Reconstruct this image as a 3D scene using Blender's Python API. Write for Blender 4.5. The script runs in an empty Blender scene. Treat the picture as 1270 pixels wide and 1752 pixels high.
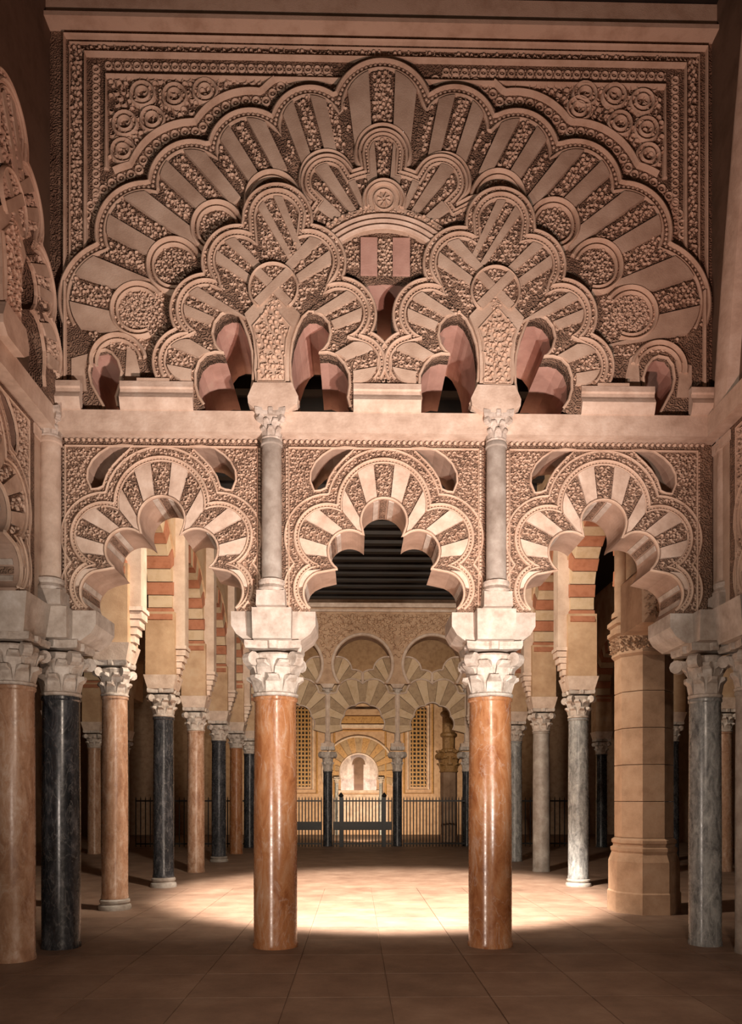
import bpy, math, random
import numpy as np
from mathutils import Vector
from mathutils.geometry import tessellate_polygon
random.seed(7)
SC = bpy.context.scene
COL = SC.collection
PI = math.pi
# ------------------------------------------------------------------ camera
F, D, CX, CZ, YAW = 1300.0, 8.07, -0.27, 1.6, math.radians(1.15)
HY = 1367.0
cd = bpy.data.cameras.new('camera'); cam = bpy.data.objects.new('camera', cd); COL.objects.link(cam)
cam.location = (CX, -D, CZ); cam.rotation_euler = (PI/2, 0, -YAW)
cd.sensor_fit = 'VERTICAL'; cd.sensor_height = 36; cd.sensor_width = 36
cd.lens = 36*F/1752; cd.shift_y = (HY-876)/1752; cd.shift_x = 0
cd.clip_start = 0.05; cd.clip_end = 200
SC.camera = cam
# ------------------------------------------------------------------ light
vs = SC.view_settings
vs.view_transform = 'Standard'; vs.look = 'None'; vs.gamma = 1; vs.use_curve_mapping = False
vs.exposure = 0.0
w = bpy.data.worlds.new('world'); SC.world = w; w.use_nodes = True
w.node_tree.nodes['Background'].inputs[0].default_value = (1.0, 0.66, 0.45, 1)
w.node_tree.nodes['Background'].inputs[1].default_value = 0.06
def spot(name, loc, to, power, col, angle, size=0.15, blend=0.6):
    l = bpy.data.lights.new(name, 'SPOT'); o = bpy.data.objects.new(name, l); COL.objects.link(o)
    l.energy = power; l.color = col; l.spot_size = math.radians(angle); l.spot_blend = blend; l.shadow_soft_size = size
    o.location = loc; o.rotation_euler = (Vector(to)-Vector(loc)).to_track_quat('-Z', 'Y').to_euler(); return o
def point(name, loc, power, col, size=0.2):
    l = bpy.data.lights.new(name, 'POINT'); o = bpy.data.objects.new(name, l); COL.objects.link(o)
    l.energy = power; l.color = col; l.shadow_soft_size = size; o.location = loc; return o
spot('flood_light', (1.5, -5.4, 1.1), (0.1, 0, 4.0), 2150, (1.0, 0.91, 0.82), 64, 0.08, 0.85)
spot('flood_light', (-2.6, -5.2, 1.3), (-0.2, 0, 4.4), 480, (1.0, 0.84, 0.72), 104, 0.10, 0.8)
spot('flood_light', (0.8, -4.8, 1.6), (0.0, 0, 7.6), 1000, (1.0, 0.58, 0.47), 88, 0.08, 0.9)
spot('flood_light', (0.6, -7.6, 3.4), (0.0, -0.9, 0.3), 800, (1.0, 0.80, 0.64), 80, 0.12, 0.8)  # added fill light, lifts the floor in front of the screen
spot('nave_light', (0.1, 1.7, 6.2), (0.3, 4.3, 0), 15000, (1.0, 0.88, 0.76), 64, 0.12, 0.4)
spot('nave_light', (-0.5, 1.5, 6.4), (-0.2, 7.0, 2.6), 1700, (1.0, 0.86, 0.70), 140, 0.15, 0.5)
spot('nave_light', (0.7, 1.5, 6.5), (0.0, 17.7, 5.0), 2600, (1.0, 0.84, 0.68), 40, 0.12, 0.5)  # added light, only brightens the distant arcade
# ------------------------------------------------------------------ mapping of directions seen to the wall plane
def P(px, py, y=0.0):
    u, v = (px-635)/F, (HY-py)/F
    dx = u*math.cos(YAW)+math.sin(YAW); dy = -u*math.sin(YAW)+math.cos(YAW)
    t = (y+D)/dy
    return (CX+dx*t, CZ+v*t)
def S(r): return r/161.0
def DISC(px, py, r, y=0.0):
    a = P(px, py, y); return (a[0], a[1], S(r))
# ------------------------------------------------------------------ materials
def nodes(m):
    m.use_nodes = True; nt = m.node_tree; return nt, nt.nodes, nt.links, nt.nodes['Principled BSDF']
def ramp(n, stops):
    r = n.new('ShaderNodeValToRGB'); e = r.color_ramp.elements
    while len(e) < len(stops): e.new(0.5)
    for k, (p, c) in enumerate(stops): e[k].position = p; e[k].color = (*c, 1)
    return r
def stone(name, c1, c2, c3=None, sc=3.0, rough=0.85, bump=0.25, fine=60, bdist=0.01):
    m = bpy.data.materials.new(name); nt, n, L, b = nodes(m)
    tc = n.new('ShaderNodeNewGeometry')
    a = n.new('ShaderNodeTexNoise'); a.inputs['Scale'].default_value = sc; a.inputs['Detail'].default_value = 8; a.inputs['Roughness'].default_value = .65
    L.new(tc.outputs['Position'], a.inputs['Vector'])
    st = [(0.3, c1), (0.55, c2)] + ([(0.72, c3)] if c3 else [])
    r = ramp(n, st); L.new(a.outputs['Fac'], r.inputs['Fac']); L.new(r.outputs['Color'], b.inputs['Base Color'])
    f = n.new('ShaderNodeTexNoise'); f.inputs['Scale'].default_value = fine; f.inputs['Detail'].default_value = 5
    L.new(tc.outputs['Position'], f.inputs['Vector'])
    bp = n.new('ShaderNodeBump'); bp.inputs['Strength'].default_value = bump; bp.inputs['Distance'].default_value = bdist
    L.new(f.outputs['Fac'], bp.inputs['Height']); L.new(bp.outputs['Normal'], b.inputs['Normal'])
    b.inputs['Roughness'].default_value = rough
    return m
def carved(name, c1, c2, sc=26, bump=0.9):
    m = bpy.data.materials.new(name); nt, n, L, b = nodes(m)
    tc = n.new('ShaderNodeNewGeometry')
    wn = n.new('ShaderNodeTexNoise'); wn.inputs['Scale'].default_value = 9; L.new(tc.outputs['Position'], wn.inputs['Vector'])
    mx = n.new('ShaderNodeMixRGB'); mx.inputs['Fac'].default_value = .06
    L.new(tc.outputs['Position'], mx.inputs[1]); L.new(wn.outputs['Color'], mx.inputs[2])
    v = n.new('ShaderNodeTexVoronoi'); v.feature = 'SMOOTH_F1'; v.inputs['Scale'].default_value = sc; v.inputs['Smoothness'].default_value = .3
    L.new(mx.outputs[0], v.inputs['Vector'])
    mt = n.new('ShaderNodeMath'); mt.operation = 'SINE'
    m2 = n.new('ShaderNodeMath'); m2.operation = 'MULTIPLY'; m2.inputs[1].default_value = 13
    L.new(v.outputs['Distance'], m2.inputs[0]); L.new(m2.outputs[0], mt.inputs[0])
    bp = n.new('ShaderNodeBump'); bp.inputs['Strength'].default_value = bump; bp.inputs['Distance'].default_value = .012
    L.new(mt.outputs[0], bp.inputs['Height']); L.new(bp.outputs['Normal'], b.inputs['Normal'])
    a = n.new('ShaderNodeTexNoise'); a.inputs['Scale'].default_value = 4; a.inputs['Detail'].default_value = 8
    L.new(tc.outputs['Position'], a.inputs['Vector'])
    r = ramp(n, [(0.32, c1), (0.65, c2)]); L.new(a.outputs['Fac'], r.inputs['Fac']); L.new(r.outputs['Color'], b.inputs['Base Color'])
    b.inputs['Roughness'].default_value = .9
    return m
def marble(name, base, mid, light, sc=2.2, rough=.16, vein=(0.8, .76, .7), vamt=.4, spots=None):
    m = bpy.data.materials.new(name); nt, n, L, b = nodes(m)
    tc = n.new('ShaderNodeNewGeometry')
    mp = n.new('ShaderNodeMapping'); mp.inputs['Scale'].default_value = (1, 1, .38); L.new(tc.outputs['Position'], mp.inputs['Vector'])
    a = n.new('ShaderNodeTexNoise'); a.inputs['Scale'].default_value = sc*3; a.inputs['Detail'].default_value = 10; a.inputs['Roughness'].default_value = .7; a.inputs['Distortion'].default_value = .8
    L.new(mp.outputs[0], a.inputs['Vector'])
    r = ramp(n, [(0.33, base), (0.52, mid), (0.72, light)]); L.new(a.outputs['Fac'], r.inputs['Fac'])
    v = n.new('ShaderNodeTexNoise'); v.inputs['Scale'].default_value = sc*1.6; v.inputs['Detail'].default_value = 12; v.inputs['Distortion'].default_value = 2.2
    L.new(mp.outputs[0], v.inputs['Vector'])
    vr = ramp(n, [(0.482, (0, 0, 0)), (0.5, (1, 1, 1)), (0.518, (0, 0, 0))]); L.new(v.outputs['Fac'], vr.inputs['Fac'])
    mm = n.new('ShaderNodeMath'); mm.operation = 'MULTIPLY'; mm.inputs[1].default_value = vamt; L.new(vr.outputs['Color'], mm.inputs[0])
    mx = n.new('ShaderNodeMixRGB'); L.new(mm.outputs[0], mx.inputs['Fac']); L.new(r.outputs['Color'], mx.inputs[1]); mx.inputs[2].default_value = (*vein, 1)
    L.new(mx.outputs[0], b.inputs['Base Color'])
    f = n.new('ShaderNodeTexNoise'); f.inputs['Scale'].default_value = 22; f.inputs['Detail'].default_value = 6; L.new(tc.outputs['Position'], f.inputs['Vector'])
    bp = n.new('ShaderNodeBump'); bp.inputs['Strength'].default_value = .12; bp.inputs['Distance'].default_value = .004
    L.new(f.outputs['Fac'], bp.inputs['Height']); L.new(bp.outputs['Normal'], b.inputs['Normal'])
    rr = n.new('ShaderNodeMapRange'); rr.inputs['To Min'].default_value = rough; rr.inputs['To Max'].default_value = rough+.3
    L.new(f.outputs['Fac'], rr.inputs['Value']); L.new(rr.outputs[0], b.inputs['Roughness'])
    return m
M = {}
M['plain'] = stone('cream_limestone', (.40, .275, .20), (.57, .43, .33), (.68, .54, .43), 2.5)
M['ledge'] = stone('pale_limestone', (.46, .33, .25), (.64, .50, .40), (.74, .62, .52), 5, bump=.35, fine=40)
M['impost'] = stone('grey_limestone', (.34, .27, .22), (.52, .45, .39), (.64, .58, .53), 6, bump=.45, fine=30)
M['carve'] = carved('shaded_carved_stucco', (.20, .12, .08), (.33, .215, .15))  # ground colour darkened: shade in the carved grooves is put into the stucco
M['curl'] = stone('stucco_leaves', (.46, .32, .23), (.64, .48, .37), None, 4, bump=.1)
M['roll'] = stone('stucco_moulding', (.46, .31, .22), (.62, .46, .35), None, 4, bump=.3, fine=90)
M['capital'] = stone('capital_marble', (.32, .25, .20), (.54, .47, .41), (.68, .62, .56), 9, rough=.55, bump=.5, fine=35, bdist=.012)
M['soffit'] = stone('pink_plaster', (.42, .24, .19), (.56, .34, .28), (.62, .42, .34), 3, rough=.75)
M['intrados'] = stone('shaded_pink_plaster', (.28, .18, .13), (.42, .29, .22), (.50, .36, .28), 3)  # darker copy of the soffit plaster, shade of unlit soffits in its colour
M['ochre'] = stone('ochre_plaster', (.37, .22, .12), (.53, .35, .21), (.58, .43, .29), 2.2)
M['brick'] = stone('red_brick', (.32, .115, .055), (.42, .17, .09), None, 8)
M['cream'] = stone('cream_voussoir', (.48, .33, .19), (.58, .43, .28), None, 6)
M['jasper'] = marble('red_marble', (.25, .085, .03), (.40, .175, .075), (.48, .29, .18), 2.0, .10, vamt=.16)
M['rose'] = marble('rose_marble', (.26, .13, .075), (.42, .25, .16), (.58, .43, .34), 3.0, .14, vamt=.15)
M['black'] = marble('dark_marble', (.012, .013, .015), (.035, .037, .042), (.12, .12, .13), 3.2, .10, vamt=.22, vein=(.4, .38, .36))
M['grey'] = marble('grey_marble', (.10, .10, .10), (.28, .28, .27), (.5, .5, .48), 4.0, .12, vamt=.15)
M['bluegrey'] = stone('worn_column_stone', (.20, .16, .13), (.36, .32, .28), (.5, .47, .43), 4, rough=.4)
M['pillar'] = stone('sandstone_pillar', (.24, .14, .08), (.38, .24, .15), (.44, .30, .20), 3)
M['iron'] = stone('black_iron', (.006, .006, .006), (.015, .013, .012), None, 5, rough=.45)
M['wood'] = stone('dark_timber', (.006, .0035, .0025), (.014, .008, .005), None, 4, rough=.7)
M['gold'] = stone('gilt_mosaic', (.22, .10, .03), (.50, .29, .11), (.34, .17, .06), 14, rough=.5, bump=.6, fine=50)
M['warmwall'] = stone('mosaic_wall', (.34, .20, .12), (.50, .33, .21), None, 5, rough=.8)
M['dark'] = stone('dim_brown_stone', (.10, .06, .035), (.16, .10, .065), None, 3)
M['lattice'] = stone('lattice_stone', (.26, .17, .10), (.40, .28, .17), None, 9)
def floor_mat():
    m = bpy.data.materials.new('worn_floor_stone'); nt, n, L, b = nodes(m)
    tc = n.new('ShaderNodeNewGeometry')
    a = n.new('ShaderNodeTexNoise'); a.inputs['Scale'].default_value = 1.6; a.inputs['Detail'].default_value = 10; a.inputs['Roughness'].default_value = .7
    L.new(tc.outputs['Position'], a.inputs['Vector'])
    r = ramp(n, [(.3, (.12, .066, .042)), (.55, (.20, .125, .085)), (.75, (.28, .19, .135))]); L.new(a.outputs['Fac'], r.inputs['Fac'])
    oi = n.new('ShaderNodeObjectInfo'); mr = n.new('ShaderNodeMapRange'); mr.inputs['To Min'].default_value = .9; mr.inputs['To Max'].default_value = 1.1
    L.new(oi.outputs['Random'], mr.inputs['Value'])
    hs = n.new('ShaderNodeHueSaturation'); L.new(mr.outputs[0], hs.inputs['Value']); L.new(r.outputs['Color'], hs.inputs['Color'])
    L.new(hs.outputs[0], b.inputs['Base Color'])
    f = n.new('ShaderNodeTexNoise'); f.inputs['Scale'].default_value = 35; f.inputs['Detail'].default_value = 8; L.new(tc.outputs['Position'], f.inputs['Vector'])
    bp = n.new('ShaderNodeBump'); bp.inputs['Strength'].default_value = .35; bp.inputs['Distance'].default_value = .006
    L.new(f.outputs['Fac'], bp.inputs['Height']); L.new(bp.outputs['Normal'], b.inputs['Normal'])
    b.inputs['Roughness'].default_value = .62
    return m
M['floor'] = floor_mat()
# ------------------------------------------------------------------ mesh builder
class MB:
    def __init__(s): s.v = []; s.f = []
    def add(s, vs_, fs_):
        b = len(s.v); s.v.extend(vs_); s.f.extend([tuple(i+b for i in f) for f in fs_]); return s
    def box(s, x0, x1, y0, y1, z0, z1):
        return s.add([(x0,y0,z0),(x1,y0,z0),(x1,y1,z0),(x0,y1,z0),(x0,y0,z1),(x1,y0,z1),(x1,y1,z1),(x0,y1,z1)],
                     [(0,3,2,1),(4,5,6,7),(0,1,5,4),(1,2,6,5),(2,3,7,6),(3,0,4,7)])
    def frustum(s, cx, cy, z0, z1, a0, b0, a1, b1):
        v = [(cx-a0,cy-b0,z0),(cx+a0,cy-b0,z0),(cx+a0,cy+b0,z0),(cx-a0,cy+b0,z0),(cx-a1,cy-b1,z1),(cx+a1,cy-b1,z1),(cx+a1,cy+b1,z1),(cx-a1,cy+b1,z1)]
        return s.add(v, [(0,3,2,1),(4,5,6,7),(0,1,5,4),(1,2,6,5),(2,3,7,6),(3,0,4,7)])
    def lathe(s, prof, cx=0, cy=0, seg=32, a0=0, jitter=0):
        n = len(prof); v = []
        for k in range(seg):
            t = a0+2*PI*k/seg
            for r, z in prof: v.append((cx+r*math.cos(t), cy+r*math.sin(t), z))
        f = []
        for k in range(seg):
            k2 = (k+1) % seg
            for i in range(n-1): f.append((k*n+i, k2*n+i, k2*n+i+1, k*n+i+1))
        f.append(tuple(k*n+n-1 for k in range(seg))); f.append(tuple(k*n for k in range(seg-1, -1, -1)))
        return s.add(v, f)
    def prism(s, outer, holes, y0, y1, back=True):
        loops = [outer]+list(holes)
        tri = tessellate_polygon([[Vector((x, z, 0)) for x, z in lp] for lp in loops])
        pts = [p for lp in loops for p in lp]; n = len(pts)
        v = [(x, y0, z) for x, z in pts]+[(x, y1, z) for x, z in pts]; f = []
        for a, b_, c in tri:
            (ax, az), (bx_, bz), (cx_, cz) = pts[a], pts[b_], pts[c]
            if (bx_-ax)*(cz-az)-(bz-az)*(cx_-ax) < 0: a, c = c, a
            f.append((a, b_, c))
            if back: f.append((c+n, b_+n, a+n))
        o = 0
        for li, lp in enumerate(loops):
            m = len(lp); ar = sum(lp[i][0]*lp[(i+1) % m][1]-lp[(i+1) % m][0]*lp[i][1] for i in range(m))
            rev = (ar < 0) != (li > 0)
            for i in range(m):
                j = (i+1) % m
                f.append((o+j, o+i, o+i+n, o+j+n) if not rev else (o+i, o+j, o+j+n, o+i+n))
            o += m
        return s.add(v, f)
    def roll(s, pts, w, h, y, closed=False):
        prof = [(-w, 0), (-.7*w, -.72*h), (0, -h), (.7*w, -.72*h), (w, 0)]
        n = len(pts); v = []
        for i in range(n):
            a = pts[(i-1) % n] if (closed or i > 0) else pts[i]; b_ = pts[(i+1) % n] if (closed or i < n-1) else pts[i]
            tx, tz = b_[0]-a[0], b_[1]-a[1]; l = math.hypot(tx, tz) or 1; nx, nz = -tz/l, tx/l
            for o, hh in prof: v.append((pts[i][0]+nx*o, y+hh, pts[i][1]+nz*o))
        f = []
        for i in range(n if closed else n-1):
            j = (i+1) % n
            for k in range(4): f.append((i*5+k, i*5+k+1, j*5+k+1, j*5+k))
        if not closed: f += [(0,1,2,3,4), tuple((n-1)*5+k for k in (4,3,2,1,0))]
        return s.add(v, f)
    def pearls(s, pts, y, step=.045, r=.014, closed=False):
        d = 0; nxt = step/2; q = list(pts)+([pts[0]] if closed else [])
        for a, b_ in zip(q[:-1], q[1:]):
            l = math.hypot(b_[0]-a[0], b_[1]-a[1])
            while l > 0 and nxt <= d+l:
                t = (nxt-d)/l; x = a[0]+(b_[0]-a[0])*t; z = a[1]+(b_[1]-a[1])*t
                c = [(x+r*math.cos(k*PI/3), y, z+r*math.sin(k*PI/3)) for k in range(6)]
                c2 = [(x+.6*r*math.cos(k*PI/3), y-.8*r, z+.6*r*math.sin(k*PI/3)) for k in range(6)]
                s.add(c+c2, [(k, (k+1) % 6, 6+(k+1) % 6, 6+k) for k in range(6)]+[(6,7,8,9,10,11)])
                nxt += step
            d += l
        return s
    def curls(s, test, bbox, y, sp=.056, hgt=.026, ring=False):
        x0, x1, z0, z1 = bbox; r = random.Random(int(1000*(x0+z0*7+y*3)))
        z = z0+sp*.4; row = 0
        while z < z1:
            x = x0+sp*(.3+.5*(row % 2))
            while x < x1:
                cx = x+r.uniform(-.12, .12)*sp; cz = z+r.uniform(-.12, .12)*sp
                if test(cx, cz):
                    a0 = r.uniform(0, 2*PI); sg = r.choice((-1, 1)); v = []; nseg = 6
                    for i in range(nseg+1):
                        t = i/nseg; a = a0+sg*t*4.4; rad = sp*(.52-.36*t); wd = sp*(.125 if 0 < i else .04); hh = 1.3*hgt*(.55+.45*math.sin(PI*min(1, t+.25)))
                        ca, sa = math.cos(a), math.sin(a)
                        v += [(cx+(rad+wd)*ca, y, cz+(rad+wd)*sa), (cx+rad*ca, y-hh, cz+rad*sa), (cx+(rad-wd)*ca, y, cz+(rad-wd)*sa)]
                    f = []
                    for i in range(nseg):
                        f += [(i*3, i*3+1, i*3+4, i*3+3), (i*3+1, i*3+2, i*3+5, i*3+4)]
                    s.add(v, f)
                x += sp
            z += sp*.87; row += 1
        return s
def rings(m, pts, y, step=.1, r=.034, w_=.011, h=.024):
    d = 0; nxt = step/2
    for a, b_ in zip(pts[:-1], pts[1:]):
        l = math.hypot(b_[0]-a[0], b_[1]-a[1])
        while l > 0 and nxt <= d+l:
            t = (nxt-d)/l; x = a[0]+(b_[0]-a[0])*t; z = a[1]+(b_[1]-a[1])*t
            m.roll([(x+r*math.cos(k*PI/5), z+r*math.sin(k*PI/5)) for k in range(10)], w_, h, y, True)
            m.add([(x+.012*math.cos(k*PI/2), y, z+.012*math.sin(k*PI/2)) for k in range(4)]+[(x, y-.02, z)], [(0,1,4),(1,2,4),(2,3,4),(3,0,4)])
            tx, tz = (b_[0]-a[0])/l, (b_[1]-a[1])/l
            for s_ in (-1, 1):
                qx, qz = x+tx*step/2-tz*s_*r*.9, z+tz*step/2+tx*s_*r*.9
                m.add([(qx+.014*math.cos(k*PI/2), y, qz+.014*math.sin(k*PI/2)) for k in range(4)]+[(qx, y-.022, qz)], [(0,1,4),(1,2,4),(2,3,4),(3,0,4)])
            nxt += step
        d += l
    return m
OFF = {}
def obj(name, mb, mat, parent=None, smooth=False):
    off = OFF.get(parent, Vector((0, 0, 0))) if parent else Vector((0, 0, 0))
    me = bpy.data.meshes.new(name)
    a = np.array(mb.v, dtype=float)-np.array(off)
    me.from_pydata(a.tolist(), [], mb.f); me.materials.append(M[mat] if isinstance(mat, str) else mat)
    if mat == 'curl' and getattr(mb, 'base', None):
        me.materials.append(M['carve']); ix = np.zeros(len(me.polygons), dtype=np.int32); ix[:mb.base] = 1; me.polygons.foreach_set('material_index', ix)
    if smooth: me.polygons.foreach_set('use_smooth', [True]*len(me.polygons)); me.set_sharp_from_angle(angle=math.radians(38))
    o = bpy.data.objects.new(name, me); COL.objects.link(o)
    if parent: o.parent = parent; OFF[o] = off
    else: OFF[o] = Vector((0, 0, 0))
    return o
def tag(o, label=None, cat=None, group=None, kind=None):
    if label: o['label'] = label
    if cat: o['category'] = cat
    if group: o['group'] = group
    if kind: o['kind'] = kind
    return o
def thing(name, loc, label, cat, group=None):
    o = bpy.data.objects.new(name, None); COL.objects.link(o); o.location = loc; o.empty_display_size = .2
    OFF[o] = Vector(loc); return tag(o, label, cat, group)
def copy_tree(o, loc=None, rotz=None, label=None, group=None, parent=None):
    c = o.copy(); COL.objects.link(c)
    if parent: c.parent = parent
    if loc is not None: c.location = loc
    if rotz is not None: c.rotation_euler = (0, 0, rotz)
    if label: c['label'] = label
    if group: c['group'] = group
    for ch in list(KIDS.get(o, o.children)): copy_tree(ch, parent=c)
    return c
KIDS = {}
# ------------------------------------------------------------------ lobes
def hit(O, th, d):
    dx, dz = math.sin(th), math.cos(th); ox, oz = d[0]-O[0], d[1]-O[1]
    b_ = ox*dx+oz*dz; q = b_*b_-(ox*ox+oz*oz-d[2]**2)
    if q < 0: return None
    q = math.sqrt(q); return (b_-q, b_+q)
def rmax(O, th, discs, grow=0.0):
    best = 0
    for d in discs:
        h = hit(O, th, (d[0], d[1], d[2]+grow))
        if h and h[1] > best: best = h[1]
    return best
def pol(O, th, r): return (O[0]+r*math.sin(th), O[1]+r*math.cos(th))
def lobe_path(O, discs, t0, t1, grow=0, n=160):
    o = []
    for i in range(n+1):
        th = t0+(t1-t0)*i/n; r = rmax(O, th, discs, grow)
        if r > 0.02: o.append(pol(O, th, r))
    return o
def arc_disc(a, b_, sag):
    # circle through a and b_, bulging to the left of a->b_ by sag*chord
    mx, mz = (a[0]+b_[0])/2, (a[1]+b_[1])/2; dx, dz = b_[0]-a[0], b_[1]-a[1]; c = math.hypot(dx, dz)
    s_ = sag*c; R = (c*c/4+s_*s_)/(2*s_); nx, nz = -dz/c, dx/c
    return (mx+nx*(s_-R), mz+nz*(s_-R), R)
def wedge(O, ta, tb, fin, fout, yf, yb, carve=False, n=5):
    """one voussoir between two angles"""
    inn = []; out = []
    for i in range(n+1):
        th = ta+(tb-ta)*i/n; a, b_ = fin(th), fout(th)
        if b_ > a+.015: inn.append(pol(O, th, a)); out.append(pol(O, th, b_))
    if len(inn) < 2: return None
    m = MB(); k = len(inn)
    v = [(x, yf, z) for x, z in inn]+[(x, yf, z) for x, z in out]+[(x, yb, z) for x, z in inn]+[(x, yb, z) for x, z in out]
    f = []
    for i in range(k-1):
        f += [(i, i+1, k+i+1, k+i), (k+i, k+i+1, 3*k+i+1, 3*k+i), (i+1, i, 2*k+i, 2*k+i+1)]
    f += [(0, k, 3*k, 2*k), (k-1, 3*k-1, 4*k-1, 2*k-1)]
    m.add(v, f); m.base = len(m.f)
    if carve:
        def test(x, z):
            dx, dz = x-O[0], z-O[1]; th = math.atan2(dx, dz); r = math.hypot(dx, dz)
            g = .016/max(r, .1)
            return ta+g < th < tb-g and fin(th)+.014 < r < fout(th)-.014
        xs = [p[0] for p in inn+out]; zs = [p[1] for p in inn+out]
        m.curls(test, (min(xs), max(xs), min(zs), max(zs)), yf, .053, .024)
    return m
def split(ta, tb, pat):
    s_ = sum(pat); o = []; t = ta
    for p in pat: o.append((t, t+(tb-ta)*p/s_)); t += (tb-ta)*p/s_
    return o
def R_(d): return math.radians(d)
def inpoly(x, z, poly):
    c = False; n = len(poly); j = n-1
    for i in range(n):
        xi, zi = poly[i]; xj, zj = poly[j]
        if (zi > z) != (zj > z) and x < (xj-xi)*(z-zi)/(zj-zi)+xi: c = not c
        j = i
    return c
def smooth_poly(pts, it=2):
    for _ in range(it):
        q = []; n = len(pts)
        for i in range(n):
            a, b_ = pts[i], pts[(i+1) % n]
            q += [(a[0]*.75+b_[0]*.25, a[1]*.75+b_[1]*.25), (a[0]*.25+b_[0]*.75, a[1]*.25+b_[1]*.75)]
        pts = q
    return pts
X0 = P(657, 1000)[0]
BAY = 2.345
XL, XR = X0-1.5*BAY, X0+1.5*BAY          # side faces of the screen wall
ZL = P(657, 722)[1]                      # ledge level
ZT = P(657, 62)[1]
# ================================================================== STRUCTURE
ZC = 10.2
fl = MB(); fl.box(-12, 12, -10, -3.6, -.3, 0); fl.box(-12, 12, 5.6, 32, -.3, 0); fl.box(-12, -4.1, -3.6, 5.6, -.3, 0); fl.box(4.1, 12, -3.6, 5.6, -.3, 0)
fl.box(-4.1, 4.1, -3.6, 5.6, -.3, -.012)
floor = tag(obj('floor', fl, 'floor'), kind='structure')
sw, sl = 8.2/10, 9.2/11
sm = MB(); sm.frustum(0, 0, -.012, 0, sw/2-.003, sl/2-.003, sw/2-.006, sl/2-.006)
slab = None
for i in range(10):
    for j in range(11):
        if slab is None: slab = obj('paving_slab', sm, 'floor', floor); o = slab
        else: o = slab.copy(); COL.objects.link(o)
        o.location = (-4.1+sw*(i+.5), -3.6+sl*(j+.5), -.0015*((i*7+j*3) % 3))
c1 = MB().box(-12, 12, -10, 1.0, ZC, ZC+.2)
ch_ceil = tag(obj('ceiling', c1, 'wood'), kind='structure')
for k in range(12):
    obj('beam', MB().box(-3.6, 3.6, -.95-k*.62, -.75-k*.62, ZC-.16, ZC), 'wood', ch_ceil)
ZN = 8.32
c2 = MB().box(-12, 12, 1.0, 17.3, ZN, ZN+.2)
nv_ceil = tag(obj('ceiling', c2, 'wood'), kind='structure')
for k in range(24):
    obj('beam', MB().box(-3.6, 3.6, 1.4+k*.66, 1.6+k*.66, ZN-.2, ZN), 'wood', nv_ceil)
tag(obj('ceiling', MB().box(-12, 12, 17.3, 32, 9.6, 9.8), 'wood'), kind='structure')
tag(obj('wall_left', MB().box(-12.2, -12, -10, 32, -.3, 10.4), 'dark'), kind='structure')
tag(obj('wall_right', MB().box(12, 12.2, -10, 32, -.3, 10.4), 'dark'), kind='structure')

# ================================================================== UPPER SCREEN (tympanum)
TT = .97
def pp(l, y=0): return [P(a, b_, y) for a, b_ in l]
def mir(poly): return [(2*X0-x, z) for x, z in poly][::-1]
# hole outlines, traced once on the wall plane
A_hl = pp([(411,553),(398,552),(384,558),(373,572),(369,590),(374,608),(382,619),(389,622),(374,621),(359,625),(347,637),(341,655),(341,676),(346,694),(355,708),(350,714),(337,721),(444,721),(436,709),(433,695),(437,670),(438,645),(436,620),(430,596),(421,572)])
A_hr = pp([(530,554),(542,554),(554,560),(564,572),(567,590),(563,606),(555,617),(548,622),(562,621),(577,626),(590,640),(598,657),(599,677),(596,697),(600,712),(605,721),(497,721),(508,713),(513,704),(504,684),(500,660),(499,636),(503,604),(511,580),(520,563)])
E_h = pp([(186,606),(196,611),(206,624),(212,643),(210,664),(203,686),(206,702),(216,713),(216,721),(150,721),(160,714),(184,706),(172,684),(161,664),(157,644),(160,622),(170,609)])
xa = P(470, 640)[0]; xb = 2*X0-xa
hl_A = [A_hl, A_hr]; hl_B = [mir(A_hr), mir(A_hl)]; hl_E = [E_h, mir(E_h)]
gap = pp([(613,495),(632,489),(657,487),(682,489),(703,494),(696,507),(684,530),(680,556),(682,580),(670,592),(658,605),(646,590),(644,560),(640,534),(626,508)])
# great arch
OG = P(657, 655)
cL = [P(*q) for q in ((108,560),(165,424),(253,317),(356,251),(464,202),(571,167))]
cR = [P(*q) for q in ((736,166),(847,203),(955,251),(1063,317),(1147,423),(1207,566))]
cus = cL+cR
GD = []
for i in range(11):
    GD.append(arc_disc(cus[i], cus[i+1], .34 if i == 5 else (.2 if i in (0, 10) else .235)))
GI = [DISC(655,275,46), DISC(560,318,45), DISC(468,352,45), DISC(375,401,43), DISC(302,465,45), DISC(241,540,45), DISC(207,628,46),
      DISC(757,322,45), DISC(850,350,45), DISC(943,396,43), DISC(1016,466,44), DISC(1074,546,45), DISC(1122,640,46)]
def open_rim(h, zmin):
    """longest run of the outline above zmin, so that the rim does not cross the opening's foot"""
    n = len(h); k = min(range(n), key=lambda i: h[i][1]); q = h[k:]+h[:k]
    best, cur = [], []
    for p in q+[(0, -1)]:
        if p[1] > zmin: cur.append(p)
        else:
            if len(cur) > len(best): best = cur
            cur = []
    return best
wallf = tag(obj('wall_front', MB().prism([(XL, ZL-.02), (XR, ZL-.02), (XR, ZC), (XL, ZC)], hl_A+hl_B+hl_E+[gap], 0, TT), 'soffit'), kind='structure')
# face skin of carved stucco around the great arch
thg = [math.atan2(c[0]-OG[0], c[1]-OG[1]) for c in cus]
gout = lobe_path(OG, GD, thg[0], thg[-1], 0, 260)
ztop = P(657, 60)[1]
def frame_rect(l, t, r, bpy_=690): return [P(l, 700)[0], P(r, 700)[0], P(657, t)[1]]
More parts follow.
